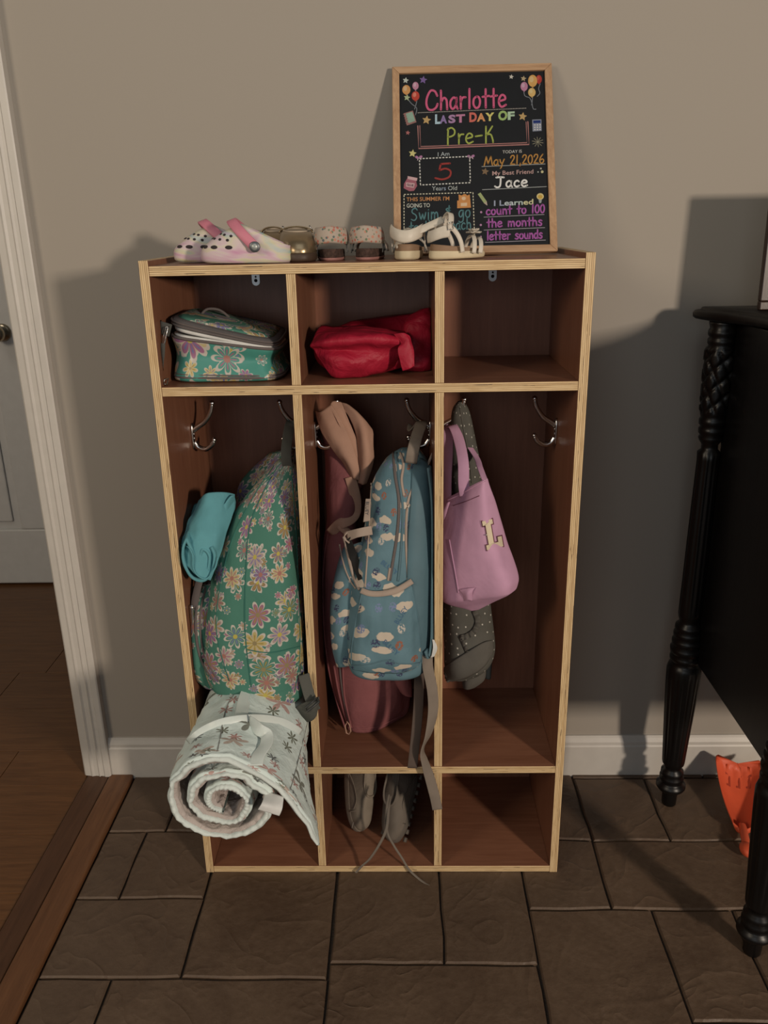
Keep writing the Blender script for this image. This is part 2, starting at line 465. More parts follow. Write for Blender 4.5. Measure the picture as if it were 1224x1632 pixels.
def make_tile(x0, x1, y0, y1):
    mb = MB(); P_ = []
    nx = 6; ny = 5
    for i in range(nx): P_.append((x0+(x1-x0)*i/nx, y0))
    for i in range(ny): P_.append((x1, y0+(y1-y0)*i/ny))
    for i in range(nx): P_.append((x1-(x1-x0)*i/nx, y1))
    for i in range(ny): P_.append((x0, y1-(y1-y0)*i/ny))
    cx, cy = (x0+x1)/2, (y0+y1)/2
    rings = []
    for z, ins in ((-.02, .0018), (-.003, .0024), (0, .0055)):
        r = []
        for (x, y_) in P_:
            xx, yy = x, y_
            # joints wander a little; neighbours follow the same wander
            wx = .0045*noise.noise(Vector((xx*9, yy*9, 3.1))); wy = .0045*noise.noise(Vector((xx*9, yy*9, 8.7)))
            if abs(xx-TX) < .01: wx = 0
            xx += wx; yy += wy
            own = .0016*noise.noise(Vector((xx*40+x0*9, yy*40, z*50)))
            dx = (1 if x < cx else -1) if min(abs(x-x0), abs(x-x1)) < 1e-6 else 0
            dy = (1 if y_ < cy else -1) if min(abs(y_-y0), abs(y_-y1)) < 1e-6 else 0
            s_ = min(ins+own, (y1-y0)*.2)
            r.append(Vector((xx+dx*s_, yy+dy*s_, z)))
        rings.append(r)
    for r in rings:
        for p in r: mb.vert(p)
    n = len(P_)
    for i in range(2):
        for j in range(n):
            k = (j+1) % n; mb.face((i*n+j, i*n+k, (i+1)*n+k, (i+1)*n+j))
    mb.face([2*n+j for j in range(n)])
    return mb
for tl in tiles:
    o = make_tile(*tl).build('tile', M['tile'], floor, smooth=False)
# hall planks, running along the hall wall
rnd = random.Random(7)
y = .442+.0; rows = []
yy = 1.57
seams = [1.57, 1.40, 1.22, 1.04, .856, .65, .442, .295, .12, -.06, -.24, -.42, -.60, -.78, -.96, -1.14, -1.32, -1.5, -1.7, -1.9]
for k in range(len(seams)-1):
    y1, y0 = seams[k], seams[k+1]
    xr = -.70 if y0 > WY-.06 else -.761
    if abs(y1-.442) < .001: xr = -.761
    x = xr if y0 < .33 else -.2
    x = -.205 if y0 >= .44 else xr
    first = {.442: .2265, .295: .9}.get(y1, rnd.uniform(.3, 1.0))
    while x > -3.3:
        w = first if first else rnd.uniform(.8, 1.2); first = None
        x2 = x-w
        mb = MB(); g = .0008
        mb.box((max(x2, -3.35)+g, y0+g, -.011), (x-g, y1-g, 0)); mb.build('plank', M['plank'], floor, smooth=False, bevel=.0008)
        x = x2
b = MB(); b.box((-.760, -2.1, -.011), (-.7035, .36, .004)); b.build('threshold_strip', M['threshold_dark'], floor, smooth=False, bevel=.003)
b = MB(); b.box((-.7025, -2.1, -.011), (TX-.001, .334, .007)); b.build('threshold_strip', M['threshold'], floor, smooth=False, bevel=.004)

# baseboard with a stepped top, run between casing and far right
def profile_run(name, x0, x1, prof, mat, y):
    mb = MB()
    rings = [[Vector((x, y-d, z)) for d, z in prof] for x in (x0, x1)]
    mb.skin(rings); return mb.build(name, mat, smooth=False)
bp = [(0.0, -.006), (.014, -.006), (.014, .082), (.0115, .086), (.0115, .094), (.007, .104), (.005, .110), (0, .110)]
o = profile_run('baseboard_back', -.6965, 2.6, bp, M['trim'], WY-.0001); o['kind'] = 'structure'
# casing of the doorway: outer board, inner bead, and the jamb behind it
cs = struct('trim_1', 'white moulded door casing left of the locker')
mb = MB()
cp = [(-.697, 0), (-.697, .019), (-.7, .021), (-.712, .021), (-.715, .017), (-.722, .017), (-.726, .020), (-.730, .017), (-.740, .016), (-.745, .019), (-.750, .0165), (-.764, .0145), (-.768, .011), (-.768, 0)]
mb.skin([[Vector((x, WY-d, z)) for x, d in cp] for z in (.0045, 2.12)]); mb.build('side_casing', M['trim'], cs, smooth=False)
mb = MB(); mb.box((-.768, WY-.0205, 2.12), (-.697, WY, 2.19)); mb.box((-1.62, WY-.019, 2.12), (-.768, WY, 2.19)); mb.build('head_casing', M['trim'], cs, smooth=False)
mb = MB(); mb.box((-.756, WY+.0001, .0001), (-.7352, WY+.125, 2.12)); mb.build('jamb', M['trim'], cs, smooth=False)
b = MB(); b.box((-3.4, WY, 2.12), (-.735, WY+.11, 2.75)); b.build('wall_header', M['wall'], smooth=False)['kind'] = 'structure'

# the white panel door at the end of the hall
dr = struct('door_1', 'white panelled door at the end of the hall, round metal knob')
mb = MB(); mb.box((-2.06, 1.548, .008), (-1.292, 1.569, 2.05)); mb.build('door_slab', M['door'], dr, smooth=False)
def door_rail(lo, hi): 
    mb = MB(); mb.box((lo[0], 1.533, lo[1]), (hi[0], 1.5485, hi[1])); mb.build('rail', M['door'], dr, smooth=False, bevel=.006)
for lo, hi in (((-2.06, .008), (-1.292, .235)), ((-2.06, .235), (-1.945, 2.05)), ((-1.42, .235), (-1.292, 2.05)), ((-1.735, .235), (-1.63, 2.05)), ((-1.945, .82), (-1.735, .97)), ((-1.63, .82), (-1.42, .97)), ((-1.945, 1.65), (-1.735, 1.76)), ((-1.63, 1.65), (-1.42, 1.76)), ((-1.945, 1.95), (-1.735, 2.05)), ((-1.63, 1.95), (-1.42, 2.05))):
    door_rail(lo, hi)
for x0, x1 in ((-1.915, -1.765), (-1.60, -1.45)):
    for z0, z1 in ((.265, .79), (1.0, 1.62), (1.79, 1.92)):
        mb = MB(); mb.box((x0, 1.538, z0), (x1, 1.5485, z1)); mb.build('panel', M['door'], dr, smooth=False, bevel=.008)
kb = MB()
rings = []
for yk, rk in ((1.534, .030), (1.530, .031), (1.526, .026), (1.520, .012), (1.505, .011), (1.500, .018), (1.492, .027), (1.480, .029), (1.470, .024), (1.466, .012)):
    rings.append([Vector((-1.362+rk*cos(2*pi*k/28), yk, .985+rk*sin(2*pi*k/28))) for k in range(28)])
kb.skin(rings); kb.build('door_knob', M['brass'], dr)
mb = MB(); mb.box((-1.289, 1.55, .003), (-1.22, 1.57, 2.08)); mb.build('door_casing', M['trim'], dr, smooth=False, bevel=.003)
profile_run('baseboard_hall', -1.219, -.2, bp, M['trim'], 1.5699)['kind'] = 'structure'

# ------------------------------------------------------------------ locker
def edge_mat():
    t = NT('plywood_edge'); uv = t.coord('UV'); sp = t.n('ShaderNodeSeparateXYZ'); t.l(uv, sp.inputs[0])
    co = t.coord('Object', (1, 1, 1))
    wob = t.noise(uv, 14, 3)
    v = t.m('ADD', sp.outputs[1], t.m('MULTIPLY', t.m('SUBTRACT', wob, .5), .05))   # v runs 0..1 across the plies
    s1 = t.m('ABSOLUTE', t.m('SINE', t.m('MULTIPLY', v, pi*5)))
    line = t.m('SUBTRACT', 1.0, t.m('POWER', s1, .55), clamp=True)
    ply = t.n('ShaderNodeTexNoise', noise_dimensions='1D'); t.l(t.m('MULTIPLY', t.m('FLOOR', t.m('MULTIPLY', v, 5.0)), 3.7), ply.inputs['W']); 
    streak = t.n('ShaderNodeTexNoise'); mp = t.vm('MULTIPLY', uv, (26, 9, 1)); t.l(mp.outputs[0], streak.inputs['Vector']); streak.inputs['Scale'].default_value = 1; streak.inputs['Detail'].default_value = 5
    c = t.ramp(streak.outputs['Fac'], [(.28, (.50, .33, .16)), (.5, (.70, .51, .28)), (.75, (.78, .60, .36))])
    c = t.mix(t.m('MULTIPLY', t.step(ply.outputs['Fac'], .47, .05), .35), c, (.36, .22, .10))
    c = t.mix(t.m('MULTIPLY', line, .95), c, (.16, .085, .035))
    gap = t.n('ShaderNodeTexNoise'); mp2 = t.vm('MULTIPLY', uv, (17, 6, 1)); t.l(mp2.outputs[0], gap.inputs['Vector']); gap.inputs['Scale'].default_value = 1
    dark = t.m('MULTIPLY', t.m('GREATER_THAN', gap.outputs['Fac'], .66), t.m('GREATER_THAN', line, .1))
    c = t.mix(dark, c, (.06, .03, .018))
    t.col(c).rough(.5); t.b.inputs['Specular IOR Level'].default_value = .35
    t.bump(s1, .25, .0008); return t.mat
M['edge'] = edge_mat()
M['ply_z'] = wood('plywood_face_upright', (.175, .070, .040), (.25, .112, .064), 'z', 1.0, .33)
M['ply_x'] = wood('plywood_face_across', (.185, .075, .042), (.265, .120, .070), 'x', 1.0, .33)
M['ply_back'] = wood('plywood_back', (.20, .082, .050), (.27, .118, .070), 'z', .8, .4)
T = .0166; H = 1.2755; D = .309
Z1, Z2 = 1.0628, .2708
D1, D2 = -.126, .123
lock = thing('storage_locker', 'tall open wooden locker of nine cubbies with pale plywood edges', 'locker', (0, 0, 0))
def board(name, lo, hi, mat, across):
    """plywood board; the front edge shows the plies, across = axis over which they lie"""
    mb = MB(); mb.box(lo, hi)
    for i, f in enumerate(mb.f):
        vs = [mb.v[k] for k in f]
        ys = [v.y for v in vs]
        span = [max(v[a] for v in vs)-min(v[a] for v in vs) for a in range(3)]
        n_ax = min(range(3), key=lambda a: span[a])
        if n_ax != across:
            long_ax = [a for a in range(3) if a not in (n_ax, across)][0]
            mb.mi[i] = 1
            off = lo[0]*3.7+lo[2]*1.9
            mb.uv[i] = [(v[long_ax]+off, (v[across]-lo[across])/(hi[across]-lo[across])) for v in vs]
    return mb.build(name, [mat, M['edge']], lock, smooth=False, bevel=.0011)
hw = .38
board('side_panel', (-hw, 0, 0), (-hw+T, D, H), M['ply_z'], 0)
board('side_panel', (hw-T, 0, 0), (hw, D, H), M['ply_z'], 0)
TOPZ = 1.2665
board('top_panel', (-hw+T, .0005, TOPZ-T), (hw-T, D, TOPZ), M['ply_x'], 2)
board('shelf', (-hw+T, .0005, Z1-T), (hw-T, D-.006, Z1), M['ply_x'], 2)
board('shelf', (-hw+T, .0005, Z2-T), (hw-T, D-.006, Z2), M['ply_x'], 2)
board('bottom_panel', (-hw+T, .0005, 0.0008), (hw-T, D-.006, T), M['ply_x'], 2)
for xd, dx in ((D1, 0), (D2, 0)):
    h = T/2
    board('divider', (xd-h, .001, Z1), (xd+h, D-.006, TOPZ-T), M['ply_z'], 0)
    board('divider', (xd-h, .001, Z2), (xd+h, D-.006, Z1-T), M['ply_z'], 0)
    board('divider', (xd-h, .001, T), (xd+h, D-.006, Z2-T), M['ply_z'], 0)
mb = MB(); mb.box((-hw+T, D-.0055, .0008), (hw-T, D-.0005, TOPZ-T)); mb.build('back_panel', M['ply_back'], lock, smooth=False)
M['chrome'] = plain('brushed_nickel', (.62, .60, .58), .22, 1.0, var=.03)
M['zinc'] = plain('zinc_plate', (.55, .56, .58), .4, .8, var=.05)
M['black'] = plain('gap_shade', (.01, .01, .01), .8)  # black colour for the shade inside the keyholes and the open pocket
# keyhole hangers at the top of the two outer cubbies
for xk in (-.236, .243):
    mb = MB(); yb = D-.0058; zc = 1.228; ring = []
    for k in range(20):
        a = pi+pi*k/19; ring.append((xk+.008*cos(a), zc-.008+.008*sin(a)))
    ring += [(xk+.008, TOPZ-T-.001), (xk-.008, TOPZ-T-.001)]
    mb.skin([[Vector((x, yb, z)) for x, z in ring], [Vector((x, yb-.0022, z)) for x, z in ring]])
    hg = mb.build('hanger_plate', M['zinc'], lock, smooth=False)
    mb = MB(); 
    for (dz, r) in ((-.006, .0034), (.0015, .002)):
        mb.skin([[Vector((xk+r*cos(2*pi*k/14), yb-yy_, zc+dz+r*sin(2*pi*k/14))) for k in range(14)] for yy_ in (.0020, .0027)])
    mb.build('keyhole', M['black'], hg)  # black discs paint the shade inside the slot
def hook(xw, s, y=.172, z=.932):
    """double prong hook screwed to a panel at x = xw, reaching out along s"""
    mb = MB()
    pl = []
    for k in range(24):
        a = 2*pi*k/24; pl.append((math.copysign(abs(cos(a))**.7, cos(a))*.0075, math.copysign(abs(sin(a))**.7, sin(a))*.027))
    mb.skin([[Vector((xw+s*.0003, y+a_, z+b_)) for a_, b_ in pl], [Vector((xw+s*.0035, y+a_, z+b_)) for a_, b_ in pl], [Vector((xw+s*.0045, y+a_*.8, z+b_*.93)) for a_, b_ in pl]])
    hk = mb.build('coat_hook', M['chrome'], lock)
    mb = MB()
    tube_pts(mb, [(xw+s*.004, y, z+.013), (xw+s*.013, y-.001, z+.019), (xw+s*.030, y-.004, z+.031), (xw+s*.043, y-.007, z+.050), (xw+s*.048, y-.008, z+.066)], .0062, 10, n=22, r2=.0042)
    s2 = MB()
    rings = [[Vector((xw+s*.048, y-.008, z+.068))+Vector((cos(2*pi*k/12)*sin(t)*.0055, sin(2*pi*k/12)*sin(t)*.0055, cos(t)*.0055)) for k in range(12)] for t in [pi*(i+.3)/7 for i in range(7)]]
    mb.skin(rings); mb.build('upper_prong', M['chrome'], hk)
    mb = MB()
    tube_pts(mb, [(xw+s*.004, y, z-.012), (xw+s*.012, y-.001, z-.023), (xw+s*.026, y-.003, z-.026), (xw+s*.040, y-.006, z-.017), (xw+s*.045, y-.007, z-.008)], .0062, 10, n=20, r2=.0045)
    rings = [[Vector((xw+s*.0455, y-.007, z-.006))+Vector((cos(2*pi*k/12)*sin(t)*.005, sin(2*pi*k/12)*sin(t)*.005, cos(t)*.005)) for k in range(12)] for t in [pi*(i+.3)/7 for i in range(7)]]
    mb.skin(rings); mb.build('lower_prong', M['chrome'], hk)
    for dz in (-.004, .005):
        mb = MB(); rings = [[Vector((xw+s*(.0045+d), y+r*cos(2*pi*k/12), z+dz+r*sin(2*pi*k/12))) for k in range(12)] for d, r in ((0, .003), (.0012, .0027), (.0018, .0015))]
        mb.skin(rings); mb.build('screw', M['chrome'], hk)
hook(-hw+T, 1); hook(hw-T, -1)
hook(D1-T/2, -1); hook(D1+T/2, 1)
hook(D2-T/2, -1); hook(D2+T/2, 1)
# ------------------------------------------------------------------ black sideboard
def black_wood():
    t = NT('black_lacquered_wood'); co = t.coord('Object', (20, 20, 2))
    n_ = t.noise(co, 4, 4); wear = t.noise(t.coord(), 38, 5, .7)
    c = t.ramp(n_, [(.3, (.0022, .002, .002)), (.7, (.005, .0042, .004))])
    c = t.mix(t.m('MULTIPLY', t.m('GREATER_THAN', wear, .69), .5), c, (.035, .018, .012))
    t.col(c).rough(.36); t.b.inputs['Specular IOR Level'].default_value = .35; t.bump(n_, .15, .001); return t.mat
M['black_wood'] = black_wood()
sb = thing('sideboard', 'black wooden sideboard on turned and reeded legs', 'sideboard', (.70, .03, 0))
def leg_profile(s=1.0):
    P_ = [(0, .0145), (.004, .0165), (.034, .0175), (.040, .019), (.046, .030), (.052, .0335), (.058, .0335), (.063, .027), (.068, .024), (.073, .0275), (.080, .0275), (.084, .024), (.089, .026), (.096, .0255), (.101, .0195), (.110, .0195),
          (.116, .0245), (.122, .0255), (.20, .0300), (.29, .0350), (.345, .0375), (.368, .0375), (.380, .034), (.386, .028), (.392, .0335), (.400, .0335), (.406, .029), (.411, .034), (.421, .035), (.427, .0295), (.432, .0325), (.441, .0325), (.446, .028), (.451, .031), (.459, .031), (.464, .027), (.469, .0295), (.477, .0285), (.482, .0225), (.490, .022),
          (.497, .0245), (.505, .0255), (.70, .0240), (.855, .0222), (.872, .0230), (.878, .0165), (.888, .0165), (.897, .0225), (.903, .0245), (.908, .0215), (.913, .0255), (.921, .0255), (.926, .022), (.931, .0265), (.940, .0265), (.945, .0235),
          (.950, .0255), (.956, .0265), (1.06, .0285), (1.082, .0285), (1.088, .0235), (1.093, .0265), (1.100, .0265), (1.104, .0235), (1.109, .027), (1.117, .027), (1.121, .024), (1.130, .0265), (1.1351, .0265)]
    # resample long spans so that reeding and carving have vertices to move
    out = []
    for i in range(len(P_)-1):
        z0, r0 = P_[i]; z1, r1 = P_[i+1]; k = max(1, int((z1-z0)/.004) if .950 < z0 < 1.08 else int((z1-z0)/.03))
        for j in range(k): out.append((z0+(z1-z0)*j/k, r0+(r1-r0)*j/k))
    out.append(P_[-1]); return out
def turned_leg(x, y):
    mb = MB(); prof = leg_profile(); rings = []
    seg = 60
    for z, r in prof:
        ring = []
        for k in range(seg):
            a = 2*pi*k/seg; rr = r
            if .124 < z < .366 or .507 < z < .87: rr = r-.0032*(1-abs(sin(a*7)))**1.6
            elif .957 < z < 1.081:
                g = abs(sin(a*3+z*55))*abs(sin(a*2-z*80)); rr = r-.004+.0062*min(1, g*2.4)
            ring.append(Vector((x+rr*cos(a), y+rr*sin(a), z)))
        rings.append(ring)
    mb.skin(rings); return mb.build('leg', M['black_wood'], sb)
for lx, ly in ((.686, .223), (.713, -.205), (1.62, -.205), (1.62, .223)): turned_leg(lx, ly)
# top with concave end and moulded edge
plan = [(.640, .270), (.652, .225), (.680, .165), (.700, .10), (.712, .02), (.712, -.08), (.695, -.16), (.668, -.215), (.672, -.262), (.70, -.272), (.78, -.272), (1.15, -.272), (1.56, -.272), (1.64, -.27), (1.664, -.25), (1.665, -.18), (1.665, .1), (1.665, .22), (1.655, .272), (1.60, .272), (1.15, .272), (.75, .272), (.665, .274)]
base = cr([(a, b_, 0) for a, b_ in plan], 120, True)
cx, cy = 1.15, 0.0
def inset(p, d):
    v = Vector((p.x-cx, p.y-cy, 0)); 
    return Vector((p.x-math.copysign(min(d, abs(v.x)), v.x), p.y-math.copysign(min(d, abs(v.y)), v.y), 0))
mb = MB(); rings = []
for z, d in ((1.1352, .012), (1.1366, .004), (1.1400, .0005), (1.1480, 0), (1.1525, .003), (1.1545, .008), (1.1550, .011), (1.1585, .0125), (1.1600, .016)):
    rings.append([inset(p, d)+Vector((0, 0, z)) for p in base])
mb.skin(rings); mb.build('top', M['black_wood'], sb)
mb = MB(); mb.box((.706, -.17, .39), (.742, .218, 1.135)); mb.build('side_panel', M['black_wood'], sb, smooth=False, bevel=.002)
mb = MB(); mb.box((.742, .185, .39), (1.60, .20, 1.135)); mb.build('back_panel', M['black_wood'], sb, smooth=False)
mb = MB(); mb.box((.742, -.19, .39), (1.60, .185, .41)); mb.build('bottom_panel', M['black_wood'], sb, smooth=False)
mb = MB(); mb.box((.742, -.20, .41), (1.60, -.18, 1.135)); mb.build('front_frame', M['black_wood'], sb, smooth=False)
for k in range(3):
    x0 = .752+k*.282
    mb = MB(); mb.box((x0, -.216, .94), (x0+.27, -.2002, 1.12)); d_ = mb.build('drawer', M['black_wood'], sb, smooth=False, bevel=.005)
    mb = MB(); lathe(mb, [(0, .005), (.008, .005), (.012, .014), (.02, .012), (.023, .004)], (0, 0), 16)
    for v in mb.v: v.xyz = (x0+.135+v.x, -.216-v.z, 1.03+v.y)
    mb.build('knob', M['brass'], d_)
    mb = MB(); mb.box((x0, -.214, .43), (x0+.27, -.2002, .92)); d_ = mb.build('cabinet_door', M['black_wood'], sb, smooth=False, bevel=.005)
    mb = MB(); mb.box((x0+.04, -.219, .48), (x0+.23, -.2138, .87)); mb.build('raised_panel', M['black_wood'], d_, smooth=False, bevel=.004)
mb = MB(); mb.box((1.60, -.165, .39), (1.62, .20, 1.135)); mb.build('side_panel', M['black_wood'], sb, smooth=False)

# ------------------------------------------------------------------ picture frame on the sideboard
fy = .17
fx0 = PY(1211.5, 462, fy).x
pf = thing('picture_frame', 'small dark brown picture frame standing on the black sideboard', 'frame', (fx0+.08, fy, 1.16))
M['dark_frame'] = wood('dark_brown_frame', (.020, .011, .008), (.045, .024, .016), 'z', 1, .35)
M['photo'] = plain('matte_card', (.06, .055, .048), .4)
def leanbox(mb, x0, x1, z0, z1, y0, y1, lean=.04):
    b0 = len(mb.v); mb.box((x0, y0, z0), (x1, y1, z1))
    for v in mb.v[b0:]: v.y += (v.z-1.16)*lean
w_, h_ = .17, .22; b0 = .016
for (a, b_, c, d_) in ((0, w_, 0, b0), (0, w_, h_-b0, h_), (0, b0, b0, h_-b0), (w_-b0, w_, b0, h_-b0)):
    mb = MB(); leanbox(mb, fx0+a, fx0+b_, 1.1605+c, 1.1605+d_, fy-.008, fy+.006); mb.build('frame_side', M['dark_frame'], pf, smooth=False, bevel=.002)
mb = MB(); leanbox(mb, fx0+b0-.002, fx0+w_-b0+.002, 1.1605+b0-.002, 1.1605+h_-b0+.002, fy-.001, fy+.004); mb.build('picture_card', M['photo'], pf, smooth=False)
mb = MB(); mb.skin([[Vector((fx0+w_/2+dx, fy+.008+dy, z)) for dx, dy in ((-.012, 0), (.012, 0), (.012, .003), (-.012, .003))] if z > 1.2 else [Vector((fx0+w_/2+dx, fy+.075+dy, z)) for dx, dy in ((-.015, 0), (.015, 0), (.015, .003), (-.015, .003))] for z in (1.1605, 1.30)])
for v in mb.v:
    if v.z > 1.2: v.y += .003
mb.build('easel_back', M['dark_frame'], pf, smooth=False)

# ------------------------------------------------------------------ orange sand toy on the floor under the sideboard
M['orange'] = plain('orange_plastic', (.66, .10, .04), .5, var=.05)
ty = thing('sand_shovel', 'orange plastic toy sand shovel with a scalloped edge on the floor under the sideboard', 'toy', (.845, .16, 0))
o_ = Vector((.862, .275, 0)); e_ = Vector((.797, .03, 0)); ax = (e_-o_).normalized(); sd = Vector((-ax.y, ax.x, 0))
def T3(a, s, z): return o_+ax*a+sd*s+Vector((0, 0, z))
mb = MB(); ctrl = []
NU, NV = 33, 14
P_ = []
for i in range(NV):
    a = .165*i/(NV-1); w = .052-.030*(i/(NV-1))**1.3
    row = []
    for j in range(NU):
        u = -1+2*j/(NU-1); th = (abs(sin((u+1)*pi*2.5)))*.013 if i == 0 else (abs(sin((u+1)*pi*2.5)))*.013*max(0, 1-i/2)
        z = .006+.028*abs(u)**3*(1-.2*i/NV)+.052*(1-i/(NV-1))**2.2
        row.append(T3(a-th*.5, u*w, z+th))
    P_.append(row)
bq = MB()
rings = []
for i in range(NV):
    top = P_[i]; bot = [p-Vector((0, 0, .004))+ax*.002 for p in P_[i]][::-1]
    rings.append(top+bot)
bq.skin(rings); bq.build('scoop', M['orange'], ty)
mb = MB()
tube_pts(mb, [T3(.150, 0, .012), T3(.180, 0, .016), T3(.205, 0, .018), T3(.235, 0, .017)], .009, 12, n=14)
rings = [[T3(.235, 0, .017)+Vector((cos(2*pi*k/16)*sin(t)*.015, sin(2*pi*k/16)*sin(t)*.022, cos(t)*.013)) for k in range(16)] for t in [pi*(i+.3)/8 for i in range(8)]]
mb.skin(rings); mb.build('handle', M['orange'], ty)
M['orange_dark'] = plain('orange_plastic_groove', (.36, .045, .02), .6)
mb = MB()
for s0 in (-.026, -.004, .018):
    for (a0, a1, s1, s2) in ((.014, .018, -.001, .013), (.014, .042, .006, .0095), (.038, .042, .001, .009)):
        q = []
        for (a, s) in ((a0, s0+s1), (a0, s0+s2), (a1, s0+s2), (a1, s0+s1)):
            u = min(1, abs(s)/.048); i_ = a/.165
            z = .006+.028*u**3*(1-.2*i_)+.052*(1-i_)**2.2+.0012
            q.append(T3(a, s, z))
        mb.skin([[p for p in q], [p-Vector((0, 0, .002)) for p in q]])
mb.build('embossed_mark', M['orange_dark'], ty, smooth=False)

# ------------------------------------------------------------------ chalkboard sign leaning on the wall
bx0, bx1 = .046, .348
yb, yt = .172, .331                       # front face at bottom and top edge
zb = TOPZ+.0062
zt = PY(750, 103, yt).z
bn = Vector((0, -(zt-zb), (yt-yb))).normalized()      # normal towards the room
bv = Vector((0, yt-yb, zt-zb)); BH = bv.length; bv.normalize(); bu = Vector((1, 0, 0))
BO = Vector((bx0, yb, zb))
def BP(u, v, d=0): return BO+bu*u+bv*v+bn*d
chb = thing('chalkboard_sign', 'wood framed black chalkboard sign with colourful writing leaning on the wall', 'sign', (.197, .18, TOPZ))
M['frame_h'] = wood('oak_frame_across', (.30, .165, .085), (.52, .34, .20), 'x', 1.3, .5)
M['frame_v'] = wood('oak_frame_upright', (.30, .165, .085), (.52, .34, .20), 'z', 1.3, .5)
BW = bx1-bx0; fw = .0135
def bprism(pts, d0, d1, mb):
    r0 = [BP(u, v, d0) for u, v in pts]; r1 = [BP(u, v, d1) for u, v in pts]
    mb.skin([r0, r1])
for pts, m in ((((0, 0), (BW, 0), (BW-fw, fw), (fw, fw)), 'frame_h'), (((0, BH), (fw, BH-fw), (BW-fw, BH-fw), (BW, BH)), 'frame_h'),
               (((0, 0), (fw, fw), (fw, BH-fw), (0, BH)), 'frame_v'), (((BW, 0), (BW, BH), (BW-fw, BH-fw), (BW-fw, fw)), 'frame_v')):
    mb = MB(); bprism(pts, -.012, 0, mb); mb.build('frame_side', M[m], chb, smooth=False, bevel=.0012)
M['chalkboard'] = plain('black_board', (.0065, .0075, .0095), .62, var=.1, spec=.3)
mb = MB(); bprism(((fw-.001, fw-.001), (BW-fw+.001, fw-.001), (BW-fw+.001, BH-fw+.001), (fw-.001, BH-fw+.001)), -.010, -.0045, mb)
face = mb.build('board_face', M['chalkboard'], chb, smooth=False)
CHM = {}
def ink(c):
    k = tuple(round(x, 3) for x in c)
    if k not in CHM: 
        CHM[k] = plain('ink_%d_%d_%d' % tuple(int(x*99) for x in c), tuple(x*.80 for x in c), .8, var=.06, nscale=120, spec=.15)
    return CHM[k]
PO = BP(0, 0, -.0045)
def K(x, y, lay=0):
    """close-up coordinates of the sign -> point on the sign's face"""
    p = PPL(600+x/3.825, 80+y/3.825, PO, bn); return p+bn*(.0003+.00012*lay)
def stroke(mb, pts, w, n=None, lay=0, closed=False, dash=None):
    """w in close-up px"""
    if n: pts = [(v.x, v.y) for v in cr([(a, b_, 0) for a, b_ in pts], n, closed)]
    if closed: pts = pts+[pts[0]]
    L = len(pts)
    def seg(a, c, ta, tc):
        q = [(a[0]-ta[1]*w/2, a[1]+ta[0]*w/2), (c[0]-tc[1]*w/2, c[1]+tc[0]*w/2), (c[0]+tc[1]*w/2, c[1]-tc[0]*w/2), (a[0]+ta[1]*w/2, a[1]-ta[0]*w/2)]
        i0 = len(mb.v)
        for x, y_ in q: mb.vert(K(x, y_, lay))
        mb.face((i0, i0+1, i0+2, i0+3))
    if dash:
        for i in range(L-1):
            a, c = pts[i], pts[i+1]; d = math.hypot(c[0]-a[0], c[1]-a[1]); t = ((c[0]-a[0])/d, (c[1]-a[1])/d); s = 0
            while s < d:
                e = min(s+dash[0], d); seg((a[0]+t[0]*s, a[1]+t[1]*s), (a[0]+t[0]*e, a[1]+t[1]*e), t, t); s += dash[0]+dash[1]
        return mb
    tg = []
    for i in range(L):
        a, c = pts[max(i-1, 0)], pts[min(i+1, L-1)]; d = math.hypot(c[0]-a[0], c[1]-a[1]) or 1; tg.append(((c[0]-a[0])/d, (c[1]-a[1])/d))
    for i in range(L-1): seg(pts[i], pts[i+1], tg[i], tg[i+1])
    for (p_, sg) in ((pts[0], 1), (pts[-1], 1)):
        i0 = len(mb.v)
        for k in range(8): mb.vert(K(p_[0]+w/2*cos(k*pi/4), p_[1]+w/2*sin(k*pi/4), lay))
        mb.face(range(i0, i0+8))
    return mb
def poly(mb, pts, lay=0):
    i0 = len(mb.v)
    for x, y_ in pts: mb.vert(K(x, y_, lay))
    mb.face(range(i0, i0+len(pts))); return mb
def ell(cx_, cy_, rx, ry, a=0, n=20):
    return [(cx_+rx*cos(t)*cos(a)-ry*sin(t)*sin(a), cy_+rx*cos(t)*sin(a)+ry*sin(t)*cos(a)) for t in [2*pi*k/n for k in range(n)]]
def star(cx_, cy_, r, a=-pi/2, n=5, inner=.45):
    return [(cx_+(r if k % 2 == 0 else r*inner)*cos(a+k*pi/n), cy_+(r if k % 2 == 0 else r*inner)*sin(a+k*pi/n)) for k in range(2*n)]
